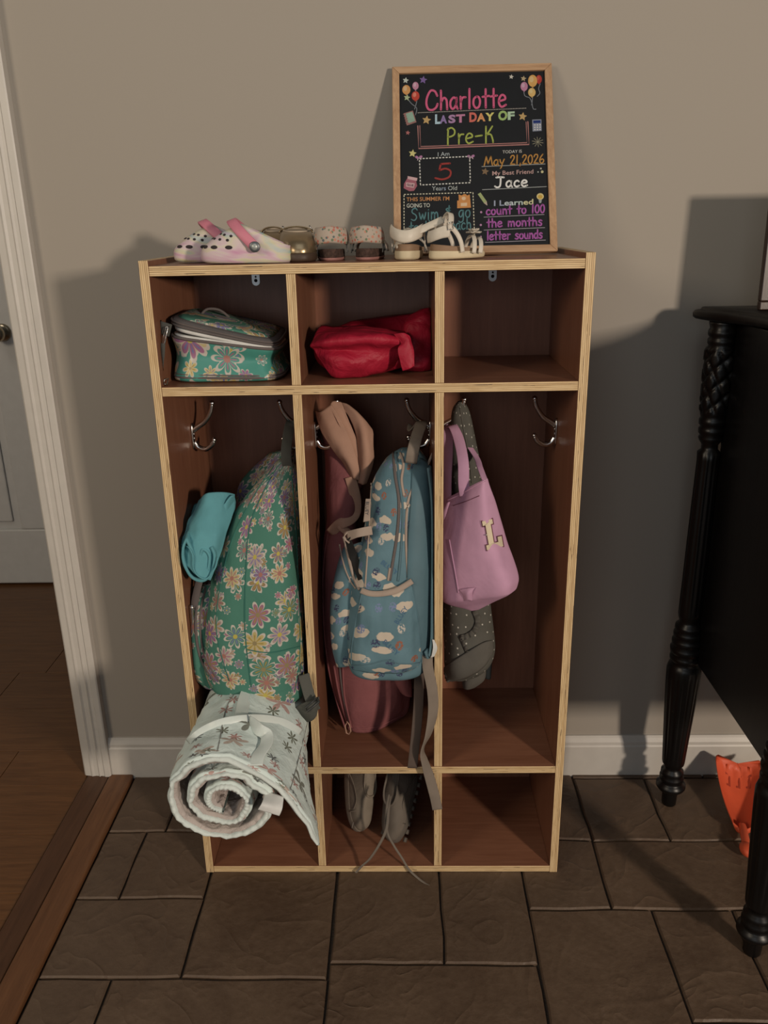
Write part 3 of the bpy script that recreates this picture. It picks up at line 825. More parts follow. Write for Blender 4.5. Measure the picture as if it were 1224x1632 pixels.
G = {  # hand-drawn single-stroke letters: width, strokes (x, y up; baseline 0, small letters .62, capitals 1)
 'C': (.75, [[(.68, .72), (.55, .95), (.3, 1), (.1, .7), (.04, .35), (.15, .06), (.4, 0), (.62, .12), (.7, .3)]]),
 'h': (.52, [[(.08, .98), (.09, .5), (.08, 0)], [(.09, .38), (.25, .6), (.4, .5), (.44, .25), (.45, 0)]]),
 'a': (.5, [[(.4, .5), (.25, .6), (.07, .42), (.06, .15), (.2, 0), (.38, .2), (.42, .58)], [(.42, .58), (.4, .2), (.48, 0)]]),
 'r': (.42, [[(.08, .62), (.1, .3), (.1, 0)], [(.1, .35), (.2, .56), (.38, .58)]]),
 'l': (.24, [[(.12, 1), (.12, .5), (.12, 0)]]),
 'o': (.5, [[(.25, .6), (.08, .48), (.05, .2), (.2, 0), (.38, .08), (.44, .35), (.36, .55), (.25, .6)]]),
 't': (.4, [[(.2, .95), (.2, .5), (.21, 0)], [(.02, .56), (.2, .58), (.4, .6)]]),
 'e': (.5, [[(.06, .3), (.25, .34), (.42, .4), (.38, .56), (.22, .62), (.08, .46), (.05, .2), (.2, 0), (.46, .1)]]),
 'P': (.6, [[(.12, .98), (.1, .5), (.1, -.05)], [(.08, .9), (.3, 1.02), (.5, .85), (.48, .6), (.3, .48), (.12, .45)]]),
 '-': (.5, [[(.06, .42), (.25, .44), (.44, .46)]]),
 'K': (.6, [[(.12, 1), (.12, .5), (.12, -.02)], [(.5, 1), (.32, .7), (.14, .46)], [(.16, .5), (.4, .5), (.52, .2), (.55, 0)]]),
 '5': (.6, [[(.5, 1), (.32, .99), (.2, .97)], [(.2, .97), (.17, .75), (.16, .58)], [(.16, .58), (.35, .68), (.52, .5), (.48, .15), (.25, 0), (.02, .1)]]),
 'M': (.85, [[(.02, 0), (.12, .5), (.22, 1)], [(.22, 1), (.3, .6), (.38, .2)], [(.38, .2), (.52, .6), (.66, 1)], [(.66, 1), (.72, .5), (.8, 0)]]),
 'y': (.5, [[(.06, .6), (.12, .3), (.26, .16)], [(.46, .62), (.3, .2), (.2, -.2), (.1, -.36)]]),
 '2': (.5, [[(.06, .72), (.16, .95), (.36, .95), (.4, .7), (.2, .3), (.04, .02)], [(.04, .02), (.25, .04), (.46, .02)]]),
 '1': (.26, [[(.13, 1), (.12, .5), (.11, 0)]]),
 ',': (.22, [[(.12, .08), (.08, -.18)]]),
 '0': (.48, [[(.24, .95), (.07, .7), (.05, .3), (.18, 0), (.36, .1), (.43, .5), (.36, .85), (.24, .95)]]),
 '6': (.48, [[(.34, .95), (.14, .65), (.05, .3), (.15, .02), (.35, .05), (.42, .3), (.28, .45), (.1, .3)]]),
 'J': (.7, [[(.1, .98), (.4, 1), (.66, .96)], [(.42, .98), (.42, .5), (.36, .1), (.16, 0), (.0, .12)]]),
 'c': (.44, [[(.38, .5), (.25, .6), (.08, .45), (.05, .18), (.2, 0), (.4, .1)]]),
 'S': (.62, [[(.56, .85), (.4, 1), (.14, .9), (.12, .65), (.42, .45), (.5, .2), (.3, 0), (.04, .1)]]),
 'w': (.66, [[(.04, .6), (.12, .25), (.2, .02)], [(.2, .02), (.28, .3), (.34, .5)], [(.34, .5), (.4, .25), (.48, .02)], [(.48, .02), (.56, .3), (.62, .6)]]),
 'i': (.22, [[(.11, .6), (.11, .3), (.11, 0)], [(.11, .8), (.12, .82)]]),
 'm': (.74, [[(.07, .6), (.07, .3), (.07, 0)], [(.08, .38), (.2, .58), (.32, .5), (.35, .25), (.35, 0)], [(.36, .36), (.48, .58), (.6, .5), (.64, .25), (.65, 0)]]),
 '&': (.6, [[(.34, 1.05), (.33, .85), (.3, .66)], [(.42, .86), (.1, .8), (.14, .66), (.46, .66)], [(.46, .66), (.12, .5), (.16, .42), (.44, .4)], [(.44, .4), (.38, .2), (.3, .04)]]),
 'g': (.5, [[(.42, .52), (.25, .62), (.06, .42), (.1, .12), (.28, .1), (.42, .5)], [(.42, .6), (.44, .2), (.4, -.25), (.2, -.38), (.04, -.28)]]),
 'b': (.5, [[(.08, 1), (.08, .5), (.08, .02)], [(.09, .36), (.28, .6), (.44, .4), (.38, .08), (.2, 0), (.08, .12)]]),
 'u': (.52, [[(.06, .6), (.08, .2), (.22, 0), (.38, .12), (.42, .6)], [(.42, .6), (.42, .2), (.46, 0)]]),
 'n': (.5, [[(.07, .6), (.08, .3), (.08, 0)], [(.09, .38), (.24, .6), (.38, .5), (.42, .2), (.42, 0)]]),
 's': (.44, [[(.38, .54), (.24, .62), (.08, .5), (.2, .34), (.36, .22), (.32, .04), (.18, 0), (.04, .06)]]),
 'd': (.5, [[(.4, .5), (.22, .6), (.06, .38), (.1, .08), (.26, 0), (.4, .2)], [(.42, 1), (.42, .5), (.44, 0)]]),
 ' ': (.4, []), '.': (.2, [[(.1, .02), (.12, .02)]]), 'A': (.7, [[(.02, 0), (.2, .5), (.35, 1)], [(.35, 1), (.5, .5), (.66, 0)], [(.14, .35), (.35, .36), (.55, .35)]]),
 'L': (.55, [[(.1, 1), (.1, .5), (.1, 0)], [(.1, 0), (.3, 0), (.5, .02)]]), 'v': (.5, [[(.05, .6), (.15, .3), (.24, 0)], [(.24, 0), (.34, .3), (.45, .6)]]),
}
def hand(text, x0, y0, x1, y1, cap, c, w, name='handwriting', sp=.10, spacing=None):
    adv = [G[ch][0]+sp for ch in text]; tot = sum(adv)
    mb = MB(); s = 0; dx = (x1-x0); dy = (y1-y0); 
    for ch, a in zip(text, adv):
        for st in G[ch][1]:
            pts = []
            for (gx, gy) in st:
                t = (s+gx)/tot; pts.append((x0+dx*t, y0+dy*t-gy*cap))
            stroke(mb, pts, w, n=(len(pts)*3 if len(pts) > 2 else None), lay=2)
        s += a
    o = mb.build(name, ink(c), face, smooth=False); return o
def printed(text, x0, y0, x1, y1, cap, cols, bold=0.0, name='lettering', lay=1):
    """print in the built-in face between two baseline points"""
    cv = bpy.data.curves.new('t', 'FONT'); cv.body = text; cv.offset = bold; cv.resolution_u = 3
    ob = bpy.data.objects.new('t', cv); C.objects.link(ob); dg = bpy.context.evaluated_depsgraph_get(); dg.update()
    me = bpy.data.meshes.new_from_object(ob.evaluated_get(dg)); 
    xs = [v.co.x for v in me.vertices]; ys = [v.co.y for v in me.vertices]
    xa, xb = min(xs), max(xs); capu = .73
    mb = MB()
    for v in me.vertices:
        t = (v.co.x-xa)/(xb-xa); mb.vert(K(x0+(x1-x0)*t, y0+(y1-y0)*t-v.co.y/capu*cap, lay))
    for p in me.polygons:
        cxm = sum(me.vertices[i].co.x for i in p.vertices)/len(p.vertices); t = (cxm-xa)/(xb-xa+1e-6)
        mb.face(list(p.vertices), mi=min(int(t*len(cols)), len(cols)-1))
    bpy.data.objects.remove(ob); bpy.data.curves.remove(cv)
    return mb.build(name, [ink(c) for c in cols], face, smooth=False)
pink = (.62, .12, .24); green = (.36, .42, .10); white = (.66, .66, .62); grey = (.36, .38, .38)
hand('Charlotte', 300, 367, 800, 345, 118, pink, 13, sp=.07)
mb = MB(); stroke(mb, [(252, 382), (912, 354)], 5, dash=(5, 4.5)); mb.build('dotted_line', ink((.45, .42, .38)), face, smooth=False)
# each letter of the printed headline in its colour
hl = [('L', 357, 390, (.42, .58, .68)), ('A', 386, 430, (.28, .20, .42)), ('S', 438, 482, (.40, .24, .42)), ('T', 484, 540, (.52, .22, .36)),
      ('D', 566, 612, (.62, .16, .13)), ('A', 612, 664, (.68, .32, .14)), ('Y', 664, 718, (.66, .60, .20)), ('O', 742, 798, (.34, .50, .18)), ('F', 800, 842, (.42, .58, .42))]
for ch, xa, xb, c in hl:
    sl = -30/545
    printed(ch, xa, 448+(xa-357)*sl, xb, 448+(xb-357)*sl, 56 if ch in 'LDO' else 48, [c], .045, 'headline_letter')
for sx, sy, sr, c in ((178, 185, 20, (.50, .56, .52)), (285, 182, 25, (.20, .13, .34)), (186, 290, 21, (.42, .50, .30)), (305, 427, 28, (.52, .36, .16)), (891, 405, 27, (.52, .36, .16)), (191, 504, 15, (.42, .16, .16)),
                      (220, 630, 25, (.62, .58, .25)), (822, 163, 15, (.60, .58, .52)), (896, 174, 18, (.45, .36, .22)), (662, 740, 24, (.22, .15, .09)), (1010, 742, 9, (.55, .52, .3)), (1002, 722, 6, (.45, .45, .4)), (985, 743, 5, (.4, .42, .4))):
    mb = MB(); poly(mb, star(sx, sy, sr, -pi/2+.15 if sr > 10 else 0, 5 if sr > 10 else 6, .48 if sr > 10 else .9), 1); mb.build('printed_star', ink(c), face, smooth=False)
for bx, by, rx, ry, c, hc in ((182, 242, 25, 29, (.62, .32, .12), (.68, .48, .28)), (238, 218, 19, 24, (.52, .25, .36), (.62, .42, .52)), (238, 280, 24, 29, (.52, .07, .05), (.66, .22, .16)), (952, 188, 28, 37, (.62, .36, .12), (.68, .50, .25)),
                               (990, 178, 18, 26, (.42, .05, .04), (.5, .1, .08)), (900, 222, 22, 28, (.48, .22, .34), (.55, .36, .48)), (947, 258, 23, 27, (.62, .42, .16), (.66, .52, .26))):
    mb = MB(); poly(mb, ell(bx, by, rx, ry), 1 if bx != 990 else 0); poly(mb, [(bx-5, by+ry+4), (bx+5, by+ry+4), (bx, by+ry-5)], 1)
    mb.m = 1; poly(mb, ell(bx-rx*.25, by-ry*.25, rx*.45, ry*.5), 2); mb.build('printed_balloon', [ink(c), ink(hc)], face, smooth=False)
mb = MB()
for pts in ([(192, 300), (215, 328), (238, 345), (246, 362), (238, 395)], [(246, 310), (240, 335), (232, 360)], [(238, 242), (240, 252)], [(898, 250), (905, 280), (935, 292), (948, 325), (955, 358), (972, 360)], [(952, 285), (948, 320), (945, 335)], [(998, 205), (988, 235), (996, 262), (980, 282)]):
    mb = MB(); stroke(mb, pts, 4.5, n=12 if len(pts) > 2 else None)
    mb.build('balloon_string', ink((.20, .22, .25)), face, smooth=False)
mb = MB(); poly(mb, [(165, 386), (222, 368), (244, 440), (185, 460)], 0); mb.m = 1; poly(mb, [(178, 388), (218, 376), (236, 432), (194, 446)], 1); mb.m = 0
for k in range(5): stroke(mb, [(164+k*4, 392+k*14), (180+k*4, 388+k*14)], 4, lay=2)
mb.build('printed_notebook', [ink((.30, .16, .15)), ink((.28, .42, .34))], face, smooth=False)
mb = MB(); stroke(mb, [(252, 462), (257, 600), (930, 575), (923, 436)], 7); stroke(mb, [(264, 460), (269, 588), (918, 564), (912, 438)], 5); mb.build('bracket_line', ink((.42, .20, .19)), face, smooth=False)
hand('Pre-K', 425, 575, 722, 562, 98, green, 10, sp=.06)
printed('I Am', 374, 648, 444, 643, 26, [(.48, .54, .56)])
mb = MB(); stroke(mb, [(262, 662), (568, 648), (572, 808), (268, 822), (262, 662)], 6.5, dash=(12, 8)); mb.build('dashed_border', ink(white), face, smooth=False)
for fxx, fyy in ((258, 655), (576, 650)):
    mb = MB(); poly(mb, ell(fxx-12, fyy-2, 11, 8, .5)); poly(mb, ell(fxx+12, fyy-4, 11, 8, -.5)); mb.m = 1; stroke(mb, [(fxx-3, fyy+2), (fxx-8, fyy+16)], 5, lay=1); stroke(mb, [(fxx+3, fyy+2), (fxx+12, fyy+12)], 5, lay=1)
    mb.build('printed_bow', [ink((.42, .20, .36)), ink((.62, .48, .55))], face, smooth=False)
hand('5', 355, 790, 470, 786, 96, (.33, .05, .045), 11, sp=.02)
printed('Years Old', 338, 856, 491, 853, 27, [(.45, .50, .50), (.36, .44, .56), (.48, .52, .50)])
mb = MB(); poly(mb, [(168, 815), (190, 778), (240, 790), (248, 828), (228, 858), (200, 860), (166, 842)], 0); mb.m = 1; poly(mb, [(190, 768), (250, 780), (246, 798), (190, 786)], 1); poly(mb, [(180, 806), (234, 812), (228, 840), (180, 832)], 1)
mb.build('printed_glue_jar', [ink((.36, .13, .17)), ink((.60, .40, .42))], face, smooth=False)
printed('GLUE', 186, 826, 226, 833, 14, [(.08, .03, .05)], .02, lay=3)
mb = MB(); stroke(mb, [(168, 1180), (168, 880), (588, 868), (600, 1195)], 6, dash=(11, 8)); mb.build('dashed_border', ink((.60, .58, .45)), face, smooth=False)
printed("THIS SUMMER I'M", 183, 922, 444, 916, 25, [(.58, .28, .12)], .008)
printed('GOING TO', 184, 960, 326, 957, 25, [(.56, .58, .52)], .01)
mb = MB()
poly(mb, [(500, 880), (520, 886), (532, 878), (545, 878), (552, 886), (568, 880), (572, 918), (576, 960), (492, 964), (492, 918), (502, 916)], 0); mb.m = 1
poly(mb, ell(532, 904, 13, 11), 1); poly(mb, [(514, 932), (552, 930), (552, 950), (514, 952)], 1); mb.build('printed_bag', [ink((.60, .28, .10)), ink((.70, .52, .34))], face, smooth=False)
teal = (.10, .22, .24)
hand('Swim & go', 210, 1040, 580, 1018, 74, teal, 7.5, sp=.09)
hand('to the beach', 200, 1112, 582, 1090, 66, teal, 7.5, sp=.07)
printed('TODAY IS', 768, 630, 886, 625, 19, [(.55, .55, .52)], .006)
hand('May 21,2026', 655, 706, 1026, 688, 56, (.48, .25, .07), 7.5, sp=.05)
mb = MB(); stroke(mb, [(642, 710), (1028, 694)], 4); mb.build('ruled_line', ink(grey), face, smooth=False)
printed('My Best Friend', 706, 764, 956, 752, 27, [(.55, .36, .34)], .006)
hand('Jace', 722, 838, 930, 830, 62, (.80, .80, .78), 10.5, sp=.1)
mb = MB(); stroke(mb, [(646, 851), (1036, 832)], 4); mb.build('ruled_line', ink(grey), face, smooth=False)
mb = MB(); poly(mb, [(617, 878), (634, 868), (672, 922), (656, 934)], 0); mb.m = 1; poly(mb, [(656, 934), (672, 922), (676, 948)], 0); mb.build('printed_pencil', [ink((.36, .42, .20)), ink((.5, .42, .35))], face, smooth=False)
mb = MB(); poly(mb, ell(998, 892, 22, 20), 0); mb.m = 1; poly(mb, ell(998, 894, 14, 12), 1); mb.m = 2; poly(mb, [(988, 912), (1008, 912), (1004, 932), (992, 932)], 0); mb.build('printed_bulb', [ink((.66, .56, .26)), ink((.58, .38, .08)), ink((.32, .36, .36))], face, smooth=False)
printed('I Learned', 716, 950, 956, 940, 34, [(.34, .38, .50), (.50, .56, .60), (.48, .58, .55), (.62, .60, .36)], .02)
purp = (.40, .12, .40)
hand('count to 100', 668, 1005, 1030, 990, 52, purp, 9, sp=.07)
hand('the months', 672, 1080, 1015, 1068, 52, purp, 9, sp=.07)
hand('letter sounds', 672, 1158, 1015, 1146, 52, purp, 9, sp=.05)
for (a, b_) in (((655, 1018), (1022, 1002)), ((655, 1097), (1026, 1082)), ((662, 1172), (1030, 1158))):
    mb = MB(); stroke(mb, [a, b_], 4); mb.build('ruled_line', ink((.34, .32, .36)), face, smooth=False)
for (a, b_, r) in ((638, 988, 7), (636, 1066, 7), (637, 1137, 5)):
    mb = MB(); poly(mb, ell(a, b_, r, r, 0, 10), 1); mb.build('bullet_mark', ink((.45, .25, .42)), face, smooth=False)
mb = MB(); poly(mb, [(949, 424), (1005, 422), (1007, 492), (952, 496)], 0); mb.m = 1; poly(mb, [(955, 430), (1000, 428), (1001, 444), (956, 446)], 1); mb.m = 2
for i in range(3):
    for j in range(3): poly(mb, ell(965+j*16, 457+i*14-j*.5, 5, 4.5, 0, 8), 1)
mb.build('printed_calculator', [ink((.25, .28, .36)), ink((.02, .04, .18)), ink((.62, .62, .62))], face, smooth=False)
mb = MB()
for k in range(10):
    a = 2*pi*k/10+.2; stroke(mb, [(983+12*cos(a), 560+12*sin(a)), (983+34*cos(a), 560+30*sin(a))], 3.5)
poly(mb, star(983, 560, 14, .3, 6), 1); mb.build('printed_burst', ink((.26, .25, .18)), face, smooth=False)
# ------------------------------------------------------------------ footwear helpers
def foot(u, W):
    """half width of a shoe outline at u (0 heel .. 1 toe)"""
    return W*(.42+.10*sin(pi*min(u*1.6, 1)))*1.0 if False else W*(.40+.10*u)
def shoe_ring(xh, xt, W, zh, zt, seg=44, asym=.06, pinch=.10):
    ring = []
    for k in range(seg):
        a = 2*pi*k/seg; c = cos(a); s_ = sin(a)
        x = (xh+xt)/2+(xt-xh)/2*math.copysign(abs(c)**.9, c)
        u = min(1, max(0, (x-xh)/(xt-xh)))
        wd = W/2*(.84+.16*u**1.2)-W*pinch*math.exp(-((u-.42)/.18)**2)*(.6 if s_ > 0 else .25)
        y_ = math.copysign(abs(s_)**.82, s_)*wd+W*asym*u*u
        ring.append(Vector((x, y_, zh+(zt-zh)*u)))
    return ring
def shoe_body(levels, n=3):
    """levels of (x_heel, x_toe, width, z_heel, z_toe) -> interpolated rings"""
    return [shoe_ring(*l) for l in crn(levels, len(levels)*n)]
def xform(mb, Mx):
    for v in mb.v: v.xyz = Mx @ v
    return mb
def place(loc, yaw, pitch=0, roll=0):
    return Matrix.Translation(loc) @ Matrix.Rotation(yaw, 4, 'Z') @ Matrix.Rotation(pitch, 4, 'Y') @ Matrix.Rotation(roll, 4, 'X')

def pastel():
    t = NT('pastel_marbled_foam'); co = t.coord('Object', (9, 9, 26), (0, .5, 0))
    n1 = t.noise(co, 1.1, 2, .5, 1.4); n2 = t.noise(t.coord('Object', (6, 6, 14), (.2, -.4, .3), (4, 1, 2)), 1.6, 2, .5, 1.2)
    c1 = t.ramp(n1, [(.32, (.50, .20, .36)), (.43, (.58, .42, .46)), (.5, (.56, .52, .26)), (.57, (.28, .46, .42)), (.66, (.42, .30, .52))])
    c = t.mix(t.ramp(n2, [(.4, (.55,)*3), (.6, (.0,)*3)]), c1, (.58, .52, .50))
    t.col(c).rough(.55); t.b.inputs['Specular IOR Level'].default_value = .3; return t.mat
M['pastel'] = pastel()
M['pink_foam'] = plain('pink_foam', (.56, .19, .25), .5, var=.08)
M['pale_pink_foam'] = plain('pale_pink_foam', (.60, .36, .38), .55, var=.08)
M['hole_shade'] = plain('hole_shade', (.03, .022, .025), .9)
M['rivet'] = plain('grey_rivet', (.12, .13, .14), .35, .6)
M['rivet_disc'] = plain('pale_rivet_disc', (.34, .36, .34), .4, .4)
M['gold'] = plain('gold_leather', (.30, .225, .135), .32, .75, bump=(90, .1, .001), var=.1)
M['gold_lining'] = plain('pale_gold_lining', (.46, .38, .29), .7)
M['brown_sole'] = plain('brown_rubber', (.055, .034, .022), .55)
M['cork'] = plain('dark_cork', (.055, .030, .022), .9, bump=(200, .7, .003), var=.5, nscale=160)
M['pink_sole'] = plain('dusty_pink_sole', (.30, .14, .12), .7)
M['grey_strap'] = plain('grey_strap', (.10, .10, .095), .7)
M['white_leather'] = plain('cream_white_leather', (.60, .54, .45), .45, var=.08, bump=(60, .2, .002))
M['cream_sole'] = plain('cream_rubber_sole', (.56, .47, .31), .6, var=.1)
M['tan_bed'] = plain('tan_footbed', (.24, .15, .09), .7, var=.15)
def small_flowers():
    t = NT('small_flower_print'); co = t.coord('Object'); vo = t.n('ShaderNodeTexVoronoi'); vo.inputs['Scale'].default_value = 170; t.l(co, vo.inputs['Vector'])
    rc = t.n('ShaderNodeSeparateColor'); t.l(vo.outputs['Color'], rc.inputs[0])
    pc = t.ramp(rc.outputs[0], [(0, (.42, .14, .10)), (.3, (.46, .22, .15)), (.5, (.14, .18, .11)), (.68, (.38, .32, .27)), (.85, (.10, .13, .13))], 'CONSTANT')
    t.col(t.mix(t.step(vo.outputs['Distance'], .42, .1), (.40, .33, .27), pc)).rough(.8); return t.mat
M['floral_small'] = small_flowers()

def clog(loc, yaw, label, facing=-1, roll=0):
    L, W = .152, .066
    o = thing('clog', label, 'shoe', loc, 'pastel marbled foam clogs on top of the locker')
    Mx = place(loc, yaw)
    lv = [(.004, L-.006, W*.90, 0, .002), (-.001, L, W*1.0, .005, .006), (0, L+.001, W*1.02, .014, .015), (.001, L-.001, W*1.02, .022, .023), (.001, L-.007, W*1.0, .025, .030),
          (.001, L-.021, W*.96, .0275, .041), (.002, L-.042, W*.88, .0275, .053), (.003, L-.064, W*.82, .0275, .062), (.006, L-.070, W*.74, .027, .064)]
    rings = shoe_body(lv, 3)
    inner = shoe_body([(.008, L-.073, W*.68, .025, .060), (.013, L-.06, W*.6, .028, .032), (.014, L-.05, W*.62, .012, .012)], 3)
    mb = xform(MB().skin(rings+inner), Mx); mb.build('foam_body', M['pastel'], o)
    # dark discs paint the shade of vent holes over the toe and sides
    def surf(lvf, a):
        l = [lv[int(lvf)][j]+(lv[min(int(lvf)+1, len(lv)-1)][j]-lv[int(lvf)][j])*(lvf-int(lvf)) for j in range(5)]
        xh, xt, w, zh, zt = l; c = cos(a); s_ = sin(a)
        x = (xh+xt)/2+(xt-xh)/2*math.copysign(abs(c)**.9, c); u = min(1, max(0, (x-xh)/(xt-xh)))
        wd = w/2*(.84+.16*u**1.2)-w*.10*math.exp(-((u-.42)/.18)**2)*(.6 if s_ > 0 else .25)
        return Vector((x, math.copysign(abs(s_)**.82, s_)*wd+w*.06*u*u, zh+(zt-zh)*u))
    def hole(lvf, a, ra, rb):
        p = surf(lvf, a); du = surf(lvf, a+.06)-surf(lvf, a-.06); dv = surf(lvf+.15, a)-surf(lvf-.15, a)
        du.normalize(); n_ = du.cross(dv).normalized(); dv = n_.cross(du).normalized()
        c = sum((Vector(q) for q in [surf(4, 0), surf(4, pi)]), Vector())/2
        if n_.dot(p-Vector((L*.6, 0, .0))) < 0: n_ = -n_
        mb = MB(); rg = [[p+du*(ra*r*cos(2*pi*k/14))+dv*(rb*r*sin(2*pi*k/14))+n_*h for k in range(14)] for h, r in ((.0004, 1), (.0010, .9), (.0011, .4))]
        mb.skin(rg); xform(mb, Mx).build('vent_hole', M['hole_shade'], o)
    for sgn in (1, -1):
        for a in (.35, .62, .92): hole(5.6, sgn*a, .0026, .0024)
        for a in (.16, .42, .72, 1.0): hole(5.0, sgn*a, .0026, .0024)
        for a in (.38, .80, 1.22): hole(3.7, sgn*a, .0062, .0032)
    # strap pushed forward over the opening
    pts = []
    for k in range(13):
        a = pi*k/12; pts.append(Vector((.058+.040*sin(a), -cos(a)*(W*.53), .027+.042*sin(a))))
    mb = MB(); ribbon_pts(mb, pts, .017, .0045, [Vector((.9, 0, -.5+.2*sin(pi*k/12))) for k in range(13)], n=30); xform(mb, Mx).build('heel_strap', M['pink_foam'], o)
    for s_ in (1, -1):
        mb = MB(); mb.skin([[Vector((.058+r*cos(2*pi*k/20), s_*(W*.53+h), .027+r*sin(2*pi*k/20))) for k in range(20)] for h, r in ((-.002, .009), (.004, .0088), (.0046, .0078))]); rv = xform(mb, Mx).build('rivet', M['rivet'], o)
        mb = MB(); mb.skin([[Vector((.058+r*cos(2*pi*k/20), s_*(W*.53+h), .027+r*sin(2*pi*k/20))) for k in range(20)] for h, r in ((.0044, .0056), (.0053, .0052))]); xform(mb, Mx).build('rivet_face', M['rivet_disc'], rv)
    return o
clog((-.128, .047, TOPZ+.0005), pi+.05, 'pastel marbled clog with pink strap, front one of the pair, toe to the left')
clog((-.198, .142, TOPZ+.0005), pi+.30, 'pastel marbled clog with pink strap, half hidden behind the front clog at the left')

def gold_shoe(loc, yaw, label, s=1.0):
    L, W = .165*s, .066*s
    o = thing('ballet_shoe', label, 'shoe', loc, 'gold leather shoes on top of the locker'); Mx = place(loc, yaw)
    lv = [(.003, L-.004, W*.88, 0, 0), (0, L, W*.98, .003, .003), (0, L, W, .012, .010), (.002, L-.002, W*.98, .018, .014)]
    xform(MB().skin(shoe_body(lv, 2)), Mx).build('sole', M['brown_sole'], o)
    lv = [(.003, L-.003, W*.96, .0178, .0138), (.001, L-.004, W*.97, .026, .022), (.002, L-.012, W*.93, .036, .034), (.004, L-.030, W*.84, .045, .044), (.006, L-.050, W*.74, .052, .048), (.008, L-.056, W*.68, .054, .0485)]
    inn = [(.010, L-.057, W*.64, .0525, .047), (.012, L-.05, W*.64, .035, .030), (.014, L-.04, W*.66, .022, .02)]
    mb = MB().skin(shoe_body(lv, 3)); xform(mb, Mx).build('upper', M['gold'], o)
    mb = MB().skin(shoe_body(inn, 3)); xform(mb, Mx).build('lining', M['gold_lining'], o)
    rim = shoe_ring(.008, L-.056, W*.69, .0545, .049)
    xform(tube_pts(MB(), rim, .0014, 6, True), Mx).build('rim_binding', M['gold_lining'], o)
    pts = [Vector((.070, -cos(pi*k/10)*W*.40, .046+.011*sin(pi*k/10))) for k in range(11)]
    xform(ribbon_pts(MB(), pts, .012, .002, (1, 0, .1), n=24), Mx).build('ankle_strap', M['gold'], o)
    mb = MB(); tube_pts(mb, [(.064, W*.33, .058), (.076, W*.33, .058), (.076, W*.40, .050), (.064, W*.40, .050)], .0011, 6, True); xform(mb, Mx).build('buckle', M['chrome'], o)
    return o
gold_shoe((-.140, .222, TOPZ+.0005), -pi/2+.12, 'metallic gold shoe, toe to the room, right of the front clog', 1.15)
gold_shoe((-.188, .306, TOPZ+.0005), -pi/2+.04, 'metallic gold shoe farther back, mostly hidden behind the front clog', .86)

def floral_sandal(loc, yaw, label, strap_side):
    L, W = .135, .056
    o = thing('sandal', label, 'sandal', loc, 'floral strap sandals on top of the locker'); Mx = place(loc, yaw)
    xform(MB().skin(shoe_body([(.002, L-.002, W*.92, 0, 0), (0, L, W, .002, .002), (0, L, W, .005, .005)], 2)), Mx).build('outsole', M['pink_sole'], o)
    xform(MB().skin(shoe_body([(.001, L-.001, W*.98, .005, .005), (.001, L-.001, W*.99, .012, .011), (.002, L-.002, W*.96, .019, .015), (.006, L-.006, W*.86, .0195, .0155), (.014, L-.014, W*.6, .0165, .014)], 2)), Mx).build('footbed', M['cork'], o)
    # wide printed band round the heel, held by two posts
    ctrl = []
    for z, r in ((.030, 1.04), (.040, 1.08), (.050, 1.02), (.057, .90)):
        ctrl.append([Vector((.030-.030*r*sin(pi*k/8)+.0, -cos(pi*k/8)*W*.5*r, z-.003*abs(cos(pi*k/8)))) for k in range(9)])
    xform(grid_sheet(MB(), ctrl, 28, 8, .0022), Mx).build('heel_band', M['floral_small'], o)
    for s_ in (1, -1):
        pts = [(.028, s_*W*.5, .012), (.029, s_*W*.51, .022), (.031, s_*W*.5, .034)]
        xform(ribbon_pts(MB(), pts, .007, .0018, (1, 0, 0), n=8), Mx).build('side_post', M['grey_strap'], o)
    # toe band and a thin strap over the instep
    ctrl = []
    for x in (.080, .092, .104, .114): ctrl.append([Vector((x, -cos(pi*k/8)*W*.52, .012+.026*sin(pi*k/8))) for k in range(9)])
    xform(grid_sheet(MB(), ctrl, 26, 8, .002), Mx).build('toe_band', M['floral_small'], o)
    pts = [Vector((.052, -cos(pi*k/8)*W*.52, .014+.034*sin(pi*k/8))) for k in range(9)]
    xform(ribbon_pts(MB(), pts, .008, .0018, (1, 0, 0), n=20), Mx).build('instep_strap', M['grey_strap'], o)
    return o
floral_sandal((-.062, .062, TOPZ+.0005), pi/2+.06, 'small sandal with flower printed heel band, left of its pair, beside the gold shoe', 1)
floral_sandal((-.0035, .060, TOPZ+.0005), pi/2-.10, 'small sandal with flower printed heel band, right of its pair, near the chalkboard sign', -1)

